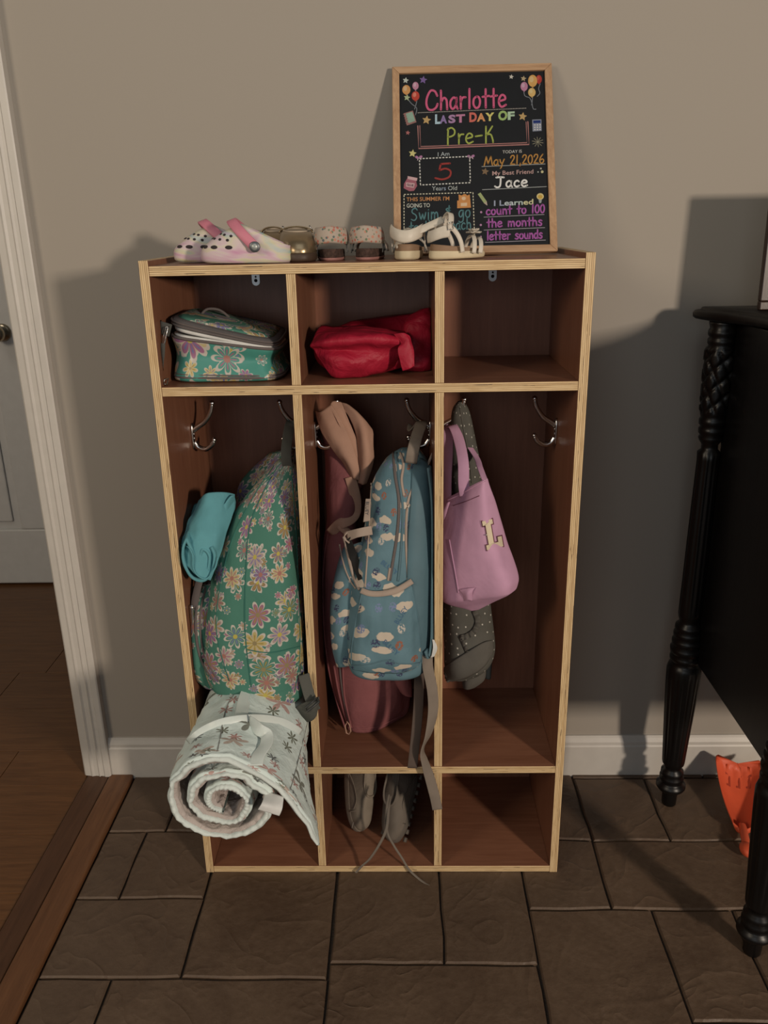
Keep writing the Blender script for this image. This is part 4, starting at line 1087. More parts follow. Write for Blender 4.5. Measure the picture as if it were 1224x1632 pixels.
def white_sandal(loc, yaw, label, raised):
    L, W = (.122, .056)
    o = thing('sandal', label, 'sandal', loc, 'white leather sandals on top of the locker'); Mx = place(loc, yaw) @ (Matrix.Identity(4) if raised else Matrix.Diagonal((.80, .95, .95, 1)))
    lv = [(.004, L-.004, W*.9, 0, .002), (.0, L, W, .003, .004), (0, L+.001, W*1.02, .010, .009), (.001, L-.001, W, .015, .013)]
    xform(MB().skin(shoe_body(lv, 3)), Mx).build('sole', M['cream_sole'], o)
    lv = [(.003, L-.004, W*.95, .0148, .0128), (.003, L-.004, W*.95, .024, .015), (.006, L-.008, W*.88, .0265, .0165), (.016, L-.018, W*.6, .0235, .0155)]
    xform(MB().skin(shoe_body(lv, 3)), Mx).build('footbed', M['tan_bed'], o)
    # heel counter band
    ctrl = []
    for z, r in ((.028, 1.0), (.036, 1.03), (.043, 1.0), (.048, .95)):
        ctrl.append([Vector((.036-.038*r*sin(pi*k/8), -cos(pi*k/8)*W*.5*r, z+.010*abs(cos(pi*k/8))**2)) for k in range(9)])
    xform(grid_sheet(MB(), ctrl, 26, 8, .0022), Mx).build('heel_band', M['white_leather'], o)
    for s_ in (1, -1):
        pts = [(.040, s_*W*.50, .054), (.052, s_*W*.52, .042), (.060, s_*W*.52, .028), (.064, s_*W*.5, .012)]
        xform(ribbon_pts(MB(), pts, .009, .002, (1, 0, .5), n=14), Mx).build('side_strap', M['white_leather'], o)
    if raised:
        ribbon_pts(MB(), [PY(631, 393, .052), PY(650, 376, .048), PY(678, 363, .05), PY(706, 350, .055)], .013, .0028, [(.3, .5, .8), (.2, .5, .8), (.2, .45, .85), (.2, .45, .85)], n=18).build('ankle_strap', M['white_leather'], o)
        ribbon_pts(MB(), [PY(706, 350, .055), PY(711, 358, .058), PY(705, 368, .06), PY(688, 374, .062)], .013, .0025, [(.2, .6, .8), (.6, .6, .3), (.4, .6, .5), (.2, .6, .8)], n=14).build('ankle_strap', M['white_leather'], o)
    else:
        pts = [Vector((.034+.010*sin(pi*k/10), -cos(pi*k/10)*W*.50, .050+.028*sin(pi*k/10))) for k in range(11)]
        xform(ribbon_pts(MB(), pts, .012, .0022, (1, 0, -.25), n=26), Mx).build('ankle_strap', M['white_leather'], o)
        mb = MB(); tube_pts(mb, [(.030, -W*.53, .050), (.042, -W*.53, .052), (.041, -W*.54, .063), (.029, -W*.54, .061)], .0012, 6, True); xform(mb, Mx).build('buckle', M['chrome'], o)
    for x, h in ((.088, .030), (.102, .026)):
        pts = [Vector((x+.006*sin(pi*k/8), -cos(pi*k/8)*W*.53, .010+h*sin(pi*k/8))) for k in range(9)]
        xform(ribbon_pts(MB(), pts, .009, .002, (1, 0, .1), n=22), Mx).build('toe_strap', M['white_leather'], o)
    # leather flower on the toe straps
    rg = random.Random(3 if raised else 5)
    mb = MB()
    for ring_, (n_, r, lift) in enumerate(((6, .016, .1), (5, .011, .6))):
        for k in range(n_):
            a = 2*pi*k/n_+ring_*.5; d = Vector((cos(a), sin(a), 0)); s2 = Vector((-sin(a), cos(a), 0)); c = Vector((.098, 0, .042))
            ctrl = [[c+d*(r*t)+s2*(w*r)*q+Vector((0, 0, r*t*lift+.002*abs(q)+rg.uniform(0, .001))) for q in (-1, 0, 1)] for t, w in ((.1, .12), (.5, .42), (.85, .40), (1.05, .12))]
            m1 = MB(); grid_sheet(m1, ctrl, 6, 6, .0012); xform(m1, Mx).build('petal', M['white_leather'], o)
    return o
white_sandal((.066, .034, TOPZ+.0005), pi/2-.10, 'white leather sandal seen from its heel, its ankle strap standing up against the chalkboard', True)
white_sandal((.107, .044, TOPZ+.0005), .22, 'white leather sandal with a flower, seen from its side, in front of the chalkboard corner', False)
# ------------------------------------------------------------------ soft goods helpers
from mathutils.bvhtree import BVHTree
class Surf:
    """first point that a line of sight meets on a body, in world space"""
    def __init__(s, mbs):
        v = []; f = []
        for m in (mbs if isinstance(mbs, list) else [mbs]):
            o = len(v); v += [tuple(p) for p in m.v]; f += [[i+o for i in q] for q in m.f]
        s.t = BVHTree.FromPolygons(v, f)
    def at(s, px, py, off=0.0, default_y=None):
        d = ray(px, py).normalized(); h = s.t.ray_cast(CAM, d)
        if h[0] is None:
            if default_y is not None: return PY(px, py, default_y)
            q = None
            for r in range(2, 40, 2):
                for a in range(8):
                    d2 = ray(px+r*cos(a*pi/4), py+r*sin(a*pi/4)).normalized(); h2 = s.t.ray_cast(CAM, d2)
                    if h2[0] is not None: q = h2; break
                if q: break
            if q is None: return PY(px, py, 0)
            return PY(px, py, q[0].y)-d*off
        return h[0]-d*off
def wloft(mb, rows, n=30, seg=56, ex=3.0, disp=None, rot=0.0, Mx=None):
    """rows (cx, cy, z, a, b): superellipse rings in level planes"""
    rings = []
    for cx_, cy_, z, a, b_ in crn(rows, n):
        ring = []
        for k in range(seg):
            th = 2*pi*k/seg; c, s_ = cos(th), sin(th)
            x = a*math.copysign(abs(c)**(2/ex), c); y_ = b_*math.copysign(abs(s_)**(2/ex), s_)
            p = Vector((cx_+x*cos(rot)-y_*sin(rot), cy_+x*sin(rot)+y_*cos(rot), z))
            if disp: p = disp(p, Vector((c, s_, 0)))
            if Mx: p = Mx @ p
            ring.append(p)
        rings.append(ring)
    mb.skin(rings); return mb
def piping(sf, pts, r, mat, name, parent, off=.0, n=40, closed=False, seg=8):
    q = cr([(a, b_, 0) for a, b_ in pts], n, closed)
    P_ = [sf.at(p.x, p.y, off) for p in q]
    # calm the depth so that the cord does not jump
    for _ in range(3): P_ = [P_[0]]+[(P_[i-1]+P_[i]*2+P_[i+1])/4 for i in range(1, len(P_)-1)]+[P_[-1]]
    return tube_pts(MB(), P_, r, seg, closed).build(name, mat, parent)
def onsurf_ribbon(sf, pts, w, th, mat, name, parent, off=.002, n=30, w2=None):
    q = cr([(a, b_, 0) for a, b_ in pts], n)
    P_ = [sf.at(p.x, p.y, off) for p in q]
    for _ in range(3): P_ = [P_[0]]+[(P_[i-1]+P_[i]*2+P_[i+1])/4 for i in range(1, len(P_)-1)]+[P_[-1]]
    W_ = []
    for i in range(len(P_)):
        t = (P_[min(i+1, len(P_)-1)]-P_[max(i-1, 0)]).normalized(); W_.append(t.cross((P_[i]-CAM).normalized()))
    return ribbon_pts(MB(), P_, w, th, W_, w2=w2).build(name, mat, parent)
def surf_sheet(sf, rows, nu, nv, th, bulge, name, mat, parent, off=.002, disp=None):
    """rows: list of rows of (px,py); a panel lying over the body, swelling by bulge"""
    R_ = [cr([(a, b_, 0) for a, b_ in r], nu) for r in rows]; G_ = []
    for i in range(nv):
        row = []
        for j in range(nu):
            c = cr([r[j] for r in R_], nv)[i]
            u, v = j/(nu-1), i/(nv-1); bl = bulge*min(1, sin(pi*u)*1.6)*min(1, sin(pi*v)*1.6)
            row.append(sf.at(c.x, c.y, off+bl))
        G_.append(row)
    for _ in range(4):
        H_ = [[p.copy() for p in r] for r in G_]
        for i in range(nv):
            for j in range(nu):
                nb = [G_[a][b_] for a, b_ in ((i-1, j), (i+1, j), (i, j-1), (i, j+1)) if 0 <= a < nv and 0 <= b_ < nu]
                if len(nb) == 4: H_[i][j] = (G_[i][j]*2+sum(nb, Vector()))/6
        G_ = H_
    mb = MB(); grid_sheet(mb, G_, nu, nv, th, disp); o = mb.build(name, mat, parent); return o, mb

LX0, LX1, MX0, MX1, RX0, RX1 = -.3626, -.1352, -.1168, .1138, .1322, .3626
teal_ = (.064, .185, .140)
pets = [(.34, .26, .24), (.42, .34, .15), (.27, .13, .19), (.15, .14, .25), (.085, .20, .155), (.24, .17, .10)]
M['daisy'] = daisy('green_daisy_print', teal_, pets, 19)
M['daisy_gloss'] = daisy('green_daisy_print_glossy', (.055, .245, .20), [(.46, .37, .15), (.07, .26, .21), (.30, .13, .22), (.07, .27, .22), (.46, .38, .20)], 12.5, coat=.4)
M['zip_grey'] = fabric('grey_zip_tape', (.125, .105, .10), .8)
M['grey_web'] = fabric('grey_webbing', (.085, .085, .075), .85)
M['silver'] = plain('silver_zip_pull', (.60, .58, .55), .25, 1.0, var=.03)
M['white_lining'] = plain('white_insulated_lining', (.62, .62, .60), .45)
M['mesh_grey'] = fabric('grey_mesh', (.11, .10, .10), .9)
M['red_cloth'] = fabric('crimson_nylon', (.33, .010, .030), .5, crease=(26, .8, .008), spec=.3)

# ------------------------------------------------------------------ lunch bag, left top cubby
lb = thing('lunch_bag', 'green daisy printed lunch bag with its lid unzipped in the top left cubby', 'bag', (-.25, .12, Z1))
ROOM[lb['label']] = (LX0, LX1, Z1+.0006)
cx_, cy_ = -.2575, .125
wob = fold_noise(.0035, 22, 1, (1, 1, 1))
def lsq(p):      # the box sags towards its right end
    u = max(0, min(1, (p.x-cx_+.10)/.20)); q = p.copy(); q.z = Z1+.0008+(p.z-Z1-.0008)*(1.0-.34*u)
    return q
def lwob(p, n_): return lsq(wob(p, n_))
mb = MB(); wloft(mb, [(cx_, cy_, Z1+.0008, .090, .082), (cx_, cy_, Z1+.005, .099, .090), (cx_, cy_, Z1+.016, .0995, .0905), (cx_-.001, cy_, Z1+.035, .094, .086), (cx_-.002, cy_, Z1+.055, .091, .084), (cx_, cy_, Z1+.076, .0965, .089), (cx_, cy_, Z1+.084, .0975, .090)], 30, 72, 5, lwob)
lbody = mb; sfl = Surf(mb); mb.build('body', M['daisy_gloss'], lb)
def perim(cz, a, b_, ex=5, n=64, tilt=None):
    out = []
    for k in range(n):
        th = 2*pi*k/n; c, s_ = cos(th), sin(th)
        p = Vector((cx_+a*math.copysign(abs(c)**(2/ex), c), cy_+b_*math.copysign(abs(s_)**(2/ex), s_), cz)); 
        out.append(lsq(tilt(p) if tilt else p))
    return out
for z, a, b_, r in ((Z1+.0105, .0995, .0905, .0026), (Z1+.016, .0995, .0905, .0013), (Z1+.083, .0975, .0905, .0026)):
    tube_pts(MB(), perim(z, a, b_), r, 8, True).build('zip_piping', M['zip_grey'], lb)
def lt(p):   # the lid stands open at its left front corner
    u = (cx_+.097-p.x)/.194; v = (cy_+.09-p.y)/.18
    return p+Vector((0, 0, .016+.012*max(0, min(1, u))*(.3+.7*v)-.002*(1-u)*v+.010*(.5-v)))
mb = MB(); rings = [perim(Z1+.082, .090, .083), perim(Z1+.086, .0945, .088), perim(Z1+.0885, .0935, .087), perim(Z1+.088, .084, .076)]
mb.skin(rings); mb.build('lining', M['white_lining'], lb)
mb = MB(); mb.skin([perim(Z1+.0715, .084, .079, tilt=lt), perim(Z1+.0725, .0915, .087, tilt=lt), perim(Z1+.0775, .0925, .088, tilt=lt), perim(Z1+.080, .090, .085, tilt=lt)]); mb.build('lid_lining', M['white_lining'], lb)
mb = MB(); mb.skin([perim(Z1+.0795, .091, .086, tilt=lt), perim(Z1+.082, .0955, .091, tilt=lt), perim(Z1+.089, .0955, .091, tilt=lt), perim(Z1+.094, .091, .086, tilt=lt), perim(Z1+.096, .080, .075, tilt=lt)]); mb.build('lid_edge', M['mesh_grey'], lb)
mb = MB(); mb.skin([perim(Z1+.0958, .085, .076, tilt=lt), perim(Z1+.100, .078, .068, tilt=lt), perim(Z1+.102, .055, .05, tilt=lt)]); mb.build('lid', M['daisy'], lb)
for z, a in ((Z1+.083, .0958), (Z1+.089, .0958)): tube_pts(MB(), perim(z, a, .0913, tilt=lt), .0018, 8, True).build('zip_piping', M['zip_grey'], lb)
tube_pts(MB(), [lsq(lt(Vector((-.31, .12, Z1+.100)))), lsq(lt(Vector((-.30, .13, Z1+.112)))), lsq(lt(Vector((-.28, .14, Z1+.114)))), lsq(lt(Vector((-.265, .15, Z1+.101))))], .0025, 8, n=16).build('carry_handle', M['zip_grey'], lb)
ribbon_pts(MB(), [PY(246, 520, .04), PY(256, 522, .035), PY(272, 527, .036)], .022, .003, (0, 0, 1), n=8).build('side_tab', M['grey_web'], lb)
mb = MB(); tube_pts(mb, [PY(270, 521, .030), PY(264, 521, .024), PY(261, 535, .022), PY(259, 548, .022), PY(262, 549, .022), PY(265, 536, .022), PY(267, 523, .024)], .0012, 6, True); mb.build('zip_pull', M['silver'], lb)
ribbon_pts(MB(), [PY(260, 547, .022), PY(259, 565, .020), PY(256, 590, .022)], .0075, .0016, (1, 0, 0), n=10).build('pull_cord', M['grey_web'], lb)
mb = MB(); tube_pts(mb, [PY(268, 603, .026), PY(261, 606, .016), PY(260, 612, .014), PY(266, 613, .016)], .0016, 6, True); mb.build('zip_pull', M['silver'], lb)

# ------------------------------------------------------------------ red bag, middle top cubby
rb = thing('fabric_bag', 'crumpled crimson fabric bag lying in the top middle cubby', 'bag', (0, .14, Z1))
ROOM[rb['label']] = (MX0, MX1, Z1+.0006)
fn = fold_noise(.006, 20, 5, (1, 1, 1.2))
mb = MB()
rowloft(mb, [(528, 522, .15, 640, 527, .16, .012), (512, 529, .13, 645, 533, .15, .040), (504, 545, .12, 650, 545, .14, .050), (504, 556, .12, 650, 560, .14, .050), (512, 568, .12, 645, 568, .14, .045), (520, 575, .12, 635, 572, .14, .045), (535, 582, .12, 620, 577, .14, .03)], 44, 90, 2.9, fn)
redb = mb; sfr = Surf(mb)
mn = min(v.z for v in mb.v); 
for v in mb.v: v.z += (Z1+.0008-mn)*(1 if v.z < mn+.02 else max(0, 1-(v.z-mn-.02)/.03))
mb.build('body', M['red_cloth'], rb)
mb = MB(); grid_sheet(mb, [[PY(512, 521, .13), PY(560, 521, .13), PY(605, 524, .13), PY(645, 530, .14)], [PY(498, 543, .07), PY(545, 536, .052), PY(600, 533, .048), PY(648, 540, .07)], [PY(494, 552, .062), PY(545, 547, .040), PY(600, 545, .036), PY(648, 550, .06)],
     [PY(500, 558, .068), PY(548, 557, .058), PY(600, 558, .052), PY(642, 556, .07)], [PY(508, 572, .066), PY(545, 576, .040), PY(592, 578, .052), PY(634, 570, .08)], [PY(528, 596, .060), PY(545, 600, .056), PY(598, 594, .066), PY(628, 583, .09)], [PY(532, 599, .08), PY(550, 600, .08), PY(600, 596, .09), PY(628, 586, .10)]], 44, 40, .004, fold_noise(.004, 24, 2, (1, 1, 1))); mb.build('front_fold', M['red_cloth'], rb)
mb = MB(); grid_sheet(mb, [[PY(628, 532, .062), PY(642, 531, .050), PY(652, 536, .050)], [PY(640, 548, .050), PY(650, 543, .042), PY(659, 556, .044)], [PY(634, 558, .040), PY(646, 562, .038), PY(660, 575, .040)], [PY(642, 591, .040), PY(652, 588, .036), PY(660, 583, .040)]], 16, 26, .003, fold_noise(.0025, 40, 4, (1, 1, 1))); mb.build('strap_end', M['red_cloth'], rb)
mb = MB(); rowloft(mb, [(668, 493, .20, 686, 490, .18, .012), (652, 510, .20, 688, 508, .17, .03), (655, 535, .18, 688, 535, .15, .035), (658, 560, .17, 688, 560, .14, .04), (655, 580, .16, 687, 580, .13, .04), (660, 590, .16, 684, 590, .13, .03)], 36, 50, 2.4, fold_noise(.010, 26, 9, (1, 1, 1)))
mn = min(v.z for v in mb.v)
for v in mb.v: v.z = max(v.z, Z1+.0008)
mb.build('gathered_end', M['red_cloth'], rb)
mb = MB(); rowloft(mb, [(560, 512, .22, 672, 498, .22, .02), (530, 525, .22, 675, 520, .22, .05), (520, 540, .2, 675, 545, .22, .05)], 20, 50, 2.4, fold_noise(.008, 22, 11, (1, 1, 1))); mb.build('back_fold', M['red_cloth'], rb)

# ------------------------------------------------------------------ green daisy backpack, left compartment
gb = thing('backpack', 'green daisy printed backpack hanging by its loop in the left compartment', 'backpack', (-.23, .08, .46))
ROOM[gb['label']] = (LX0, LX1, Z2+.001)
fg = fold_noise(.007, 11, 3, (1, 1, .45))
mb = MB()
rowloft(mb, [(444, 733, .12, 468, 735, .12, .016), (415, 762, .12, 474, 762, .11, .045), (385, 800, .11, 478, 800, .09, .066), (362, 850, .09, 481, 850, .075, .078), (344, 910, .07, 484, 910, .06, .084),
             (333, 970, .055, 486, 970, .05, .086), (330, 1025, .045, 487, 1025, .045, .086), (336, 1065, .04, 487, 1072, .04, .082), (352, 1088, .035, 486, 1096, .03, .072), (385, 1100, .03, 478, 1109, .03, .050)], 60, 84, 2.7, fg)
gbody = mb; sfg = Surf(mb); mb.build('body', M['daisy'], gb)
mb = MB(); rowloft(mb, [(430, 722, .21, 466, 715, .20, .015), (400, 750, .21, 470, 745, .20, .03), (380, 780, .20, 470, 780, .2, .03), (375, 820, .2, 470, 820, .2, .03)], 24, 40, 2.3, fold_noise(.006, 18, 6)); mb.build('back_panel', M['daisy'], gb)
mb = MB(); rowloft(mb, [(312, 928, .10, 350, 925, .07, .03), (304, 965, .09, 350, 965, .05, .045), (303, 1010, .08, 350, 1010, .045, .050), (311, 1050, .07, 352, 1055, .04, .048), (330, 1080, .06, 372, 1092, .03, .035)], 34, 50, 2.4, fold_noise(.004, 20, 8)); sfp = Surf(mb); mb.build('side_pocket', M['daisy'], gb)
for pts, r in (([(322, 930), (313, 970), (313, 1015), (322, 1055), (343, 1086)], .0028), ([(330, 930), (320, 972), (320, 1015), (329, 1052), (350, 1086)], .0022)):
    piping(Surf([mb, gbody]), pts, r, M['zip_grey'], 'zip_piping', gb)
ribbon_pts(MB(), [PY(318, 925, .045), PY(312, 950, .035), PY(309, 970, .030)], .014, .003, (1, 0, 0), n=10).build('zip_flap', M['zip_grey'], gb)
mb = MB(); ribbon_pts(mb, [PY(304, 965, .022), PY(304.5, 980, .020), PY(305, 1002, .020)], .0085, .0016, (1, 0, 0), n=6); mb.build('zip_pull', M['silver'], gb)
ribbon_pts(MB(), [PY(305, 1000, .021), PY(306, 1025, .024), PY(309, 1048, .03)], .009, .002, (1, 0, 0), n=8).build('pull_cord', M['grey_web'], gb)
seam = plain('teal_seam', (.030, .14, .11), .85)
for pts in ([(437, 742), (405, 790), (370, 860), (350, 940), (345, 1010), (365, 1085)], [(432, 760), (400, 830), (392, 900), (390, 1000), (400, 1095)], [(465, 760), (472, 850), (476, 950), (478, 1040), (470, 1100)], [(392, 1035), (430, 1040), (478, 1030)]):
    piping(sfg, pts, .0011, seam, 'seam', gb, off=.0006)
# hanging loop up to the hook and the strap ends below
ribbon_pts(MB(), [PY(461, 752, .105), PY(456, 730, .10), PY(458, 700, .12), PY(465, 672, .16), (-.1445, .168, .944)], .020, .002, [(1, .2, 0), (1, .2, 0), (.9, .4, 0), (.6, .8, 0), (.2, 1, 0)], n=18).build('hanging_loop', M['grey_web'], gb)
ribbon_pts(MB(), [PY(466, 750, .11), (-.1425, .150, .944)], .012, .002, (.3, 1, 0), n=6).build('hanging_loop', M['grey_web'], gb)
M['dark_plastic'] = plain('dark_plastic', (.035, .036, .036), .4)
ribbon_pts(MB(), [PY(484, 1075, -.012), PY(492, 1105, -.020), PY(499, 1125, -.026), PY(503, 1133, -.028)], .022, .0025, [(1, .3, 0), (1, .3, 0), (.9, .3, .3), (.9, .2, .3)], n=16).build('strap_end', M['grey_web'], gb)
mb = MB(); grid_sheet(mb, [[PY(470, 1128, -.02), PY(484, 1120, -.03), PY(500, 1116, -.035), PY(509, 1110, -.030)], [PY(478, 1140, -.02), PY(488, 1135, -.04), PY(500, 1126, -.045), PY(508, 1118, -.036)], [PY(490, 1150, -.02), PY(497, 1148, -.03), PY(503, 1142, -.035), PY(506, 1132, -.036)]], 18, 10, .003); mb.build('strap_fold', M['grey_web'], gb)
mb = MB(); tube_pts(mb, [PY(490, 1134, -.048), PY(509, 1118, -.045), PY(506, 1112, -.04), PY(487, 1128, -.042)], .0022, 8, True); mb.build('strap_buckle', M['dark_plastic'], gb)
piping(sfg, [(480, 1075), (478, 1060), (484, 1055)], .0015, M['grey_web'], 'side_cord', gb)

# ------------------------------------------------------------------ turquoise cloth beside the green backpack
M['turquoise'] = fabric('turquoise_cloth', (.11, .31, .35), .8, crease=(24, .5, .005))
tq = thing('rolled_garment', 'rolled turquoise cloth garment wedged left of the green daisy backpack', 'clothing', (-.32, .05, .70))
ROOM[tq['label']] = (LX0, LX1, Z2+.001)
def roll_sheet(c0, c1, ring_pts, th, disp=None, nu=60):
    """ring_pts: list of (a, b) offsets of the cloth's cross line, swept from frame c0 to c1; frames = (origin, right, up)"""
    ctrl = []
    for t in [i/9 for i in range(10)]:
        o = c0[0].lerp(c1[0], t); r = c0[1].lerp(c1[1], t); u = c0[2].lerp(c1[2], t)
        ctrl.append([o+r*a+u*b_ for a, b_ in ring_pts])
    mb = MB(); grid_sheet(mb, ctrl, nu, 18, th, disp); return mb
def tq_frame(px, py, y, w, h, ang=0):
    o = PY(px, py, y); r = Vector((cos(ang), 0, sin(ang))); u = Vector((-sin(ang), 0, cos(ang))); return (o, r*w, u*h)
flat = [(.75, .55), (.9, .1), (.65, -.55), (.1, -.95), (-.5, -.85), (-.95, -.3), (-1, .4), (-.7, .92), (-.45, .55), (-.1, .0), (.25, .45), (.6, .15), (.45, -.4), (.1, -.55), (-.15, -.25)]
mb = roll_sheet(tq_frame(318, 893, -.012, .030, .044), tq_frame(338, 838, .13, .040, .050), flat, .0045, fold_noise(.002, 25, 3, (1, 1, 1)), 110); mb.build('rolled_cloth', M['turquoise'], tq)
mb = MB(); grid_sheet(mb, [[PY(316, 797, .06), PY(335, 786, .05), PY(358, 785, .06), PY(372, 788, .08)], [PY(300, 835, .035), PY(320, 826, .02), PY(350, 822, .03), PY(371, 815, .06)], [PY(289, 868, .02), PY(310, 862, -.005), PY(340, 866, .0), PY(362, 850, .03)], [PY(288, 895, .012), PY(302, 905, -.012), PY(316, 918, -.02), PY(335, 925, -.012)]], 34, 34, .004, fold_noise(.005, 22, 6, (1, 1, 1))); mb.build('outer_fold', M['turquoise'], tq)
mb = MB(); grid_sheet(mb, [[PY(352, 812, .05), PY(360, 800, .045), PY(371, 789, .06), PY(375, 800, .08)], [PY(348, 832, .05), PY(358, 822, .045), PY(366, 812, .06), PY(373, 820, .08)]], 20, 8, .003); mb.build('leg_opening', M['turquoise'], tq)
tube_pts(MB(), [PY(289, 868, .014), PY(300, 872, -.01), PY(307, 885, -.016), PY(308, 905, -.02), PY(316, 918, -.024), PY(330, 922, -.02), PY(343, 905, -.018), PY(347, 888, -.014)], .0014, 8, n=50).build('stitched_hem', M['turquoise'], tq)
# ------------------------------------------------------------------ pink jacket, middle compartment
M['pink_jacket'] = fabric('dusty_pink_cloth', (.235, .085, .088), .85, crease=(16, .7, .008))
M['peach'] = fabric('peach_lining', (.42, .25, .18), .85, crease=(22, .5, .005))
pj = thing('jacket', 'dusty pink zip jacket with peach lining hanging in the middle compartment', 'jacket', (-.06, .17, .32))
ROOM[pj['label']] = (MX0, MX1, Z2+.001)
mb = MB(); fp = fold_noise(.012, 13, 12, (1, 1, .22))
rowloft(mb, [(518, 660, .19, 570, 655, .19, .020), (513, 690, .19, 590, 690, .19, .035), (515, 740, .18, 592, 740, .19, .045), (517, 790, .18, 580, 790, .19, .045), (521, 835, .17, 570, 835, .19, .035), (516, 880, .17, 580, 880, .19, .045), (514, 950, .17, 610, 950, .20, .05),
             (518, 1020, .16, 640, 1020, .21, .055), (526, 1080, .15, 652, 1080, .21, .055), (538, 1125, .14, 652, 1115, .21, .050), (551, 1160, .13, 646, 1136, .21, .035)], 70, 80, 2.5, fp)
sfj = Surf(mb); mb.build('body', M['pink_jacket'], pj)
def band(rows, mat, name, th=.003, nu=14, nv=30, dn=.002, seed=1):
    mb = MB(); grid_sheet(mb, rows, nu, nv, th, fold_noise(dn, 25, seed, (1, 1, 1))); return mb.build(name, mat, pj)
band([[PY(503, 655, .17), PY(512, 656, .15), PY(528, 645, .15)], [PY(512, 685, .15), PY(525, 682, .135), PY(543, 668, .14)], [PY(530, 715, .14), PY(542, 712, .125), PY(558, 700, .13)], [PY(548, 740, .14), PY(558, 742, .125), PY(571, 740, .13)], [PY(560, 762, .15), PY(565, 763, .135), PY(572, 765, .14)]], M['peach'], 'collar')
band([[PY(525, 650, .15), PY(530, 640, .16), PY(544, 641, .16)], [PY(538, 672, .135), PY(547, 665, .15), PY(555, 668, .15)], [PY(556, 706, .13), PY(566, 706, .14), PY(572, 712, .14)], [PY(566, 740, .13), PY(571, 742, .14), PY(574, 748, .14)]], M['peach'], 'collar', seed=2)
band([[PY(530, 641, .18), PY(550, 643, .16), PY(566, 656, .16), PY(580, 672, .17)], [PY(556, 662, .15), PY(570, 664, .14), PY(582, 674, .14), PY(593, 686, .15)], [PY(570, 700, .14), PY(578, 700, .125), (PY(586, 702, .125)), PY(594, 705, .14)], [PY(572, 735, .14), PY(580, 735, .125), PY(587, 738, .125), PY(593, 740, .14)], [PY(569, 770, .15), PY(573, 770, .14), PY(578, 772, .14), PY(583, 770, .15)]], M['peach'], 'hood_lining', nu=20, seed=3)
onsurf_ribbon(sfj, [(558, 760), (566, 790), (567, 815), (558, 828), (540, 836), (527, 850)], .022, .004, M['peach'], 'waist_facing', pj, n=30)
onsurf_ribbon(sfj, [(540, 836), (550, 845), (562, 855)], .016, .004, M['peach'], 'waist_facing', pj, n=12)
for pts in ([(524, 845), (516, 900), (515, 980), (523, 1060), (536, 1115), (550, 1160)], [(532, 1060), (540, 1105), (553, 1152), (557, 1163)], [(546, 1060), (549, 1110), (560, 1160)]):
    piping(sfj, pts, .0022, M['pink_jacket'], 'front_facing', pj, off=.001)
piping(sfj, [(541, 1060), (546, 1105), (556, 1150)], .0020, M['zip_grey'], 'zip_teeth', pj, off=.001)
mb = MB(); tube_pts(mb, [PY(553, 1150, .095), PY(550, 1157, .092), PY(552, 1168, .090), PY(556, 1170, .090), PY(559, 1165, .090), PY(557, 1155, .092)], .0018, 8, True); mb.build('zip_pull', M['peach'], pj)
piping(sfj, [(560, 1162), (600, 1158), (640, 1140)], .0022, M['pink_jacket'], 'hem', pj)
mb = MB(); grid_sheet(mb, [[PY(527, 940, .10), PY(548, 938, .095)], [PY(535, 990, .095), PY(556, 988, .09)], [PY(538, 1048, .095), PY(562, 1050, .09)]], 8, 20, .003); mb.build('grey_panel', M['grey_web'], pj)
mb = MB(); rowloft(mb, [(622, 1060, .15, 650, 1060, .16, .02), (628, 1085, .15, 655, 1085, .16, .022), (640, 1105, .15, 655, 1108, .16, .014)], 16, 30, 2.3, fold_noise(.004, 20, 2)); mb.build('sleeve', M['pink_jacket'], pj)

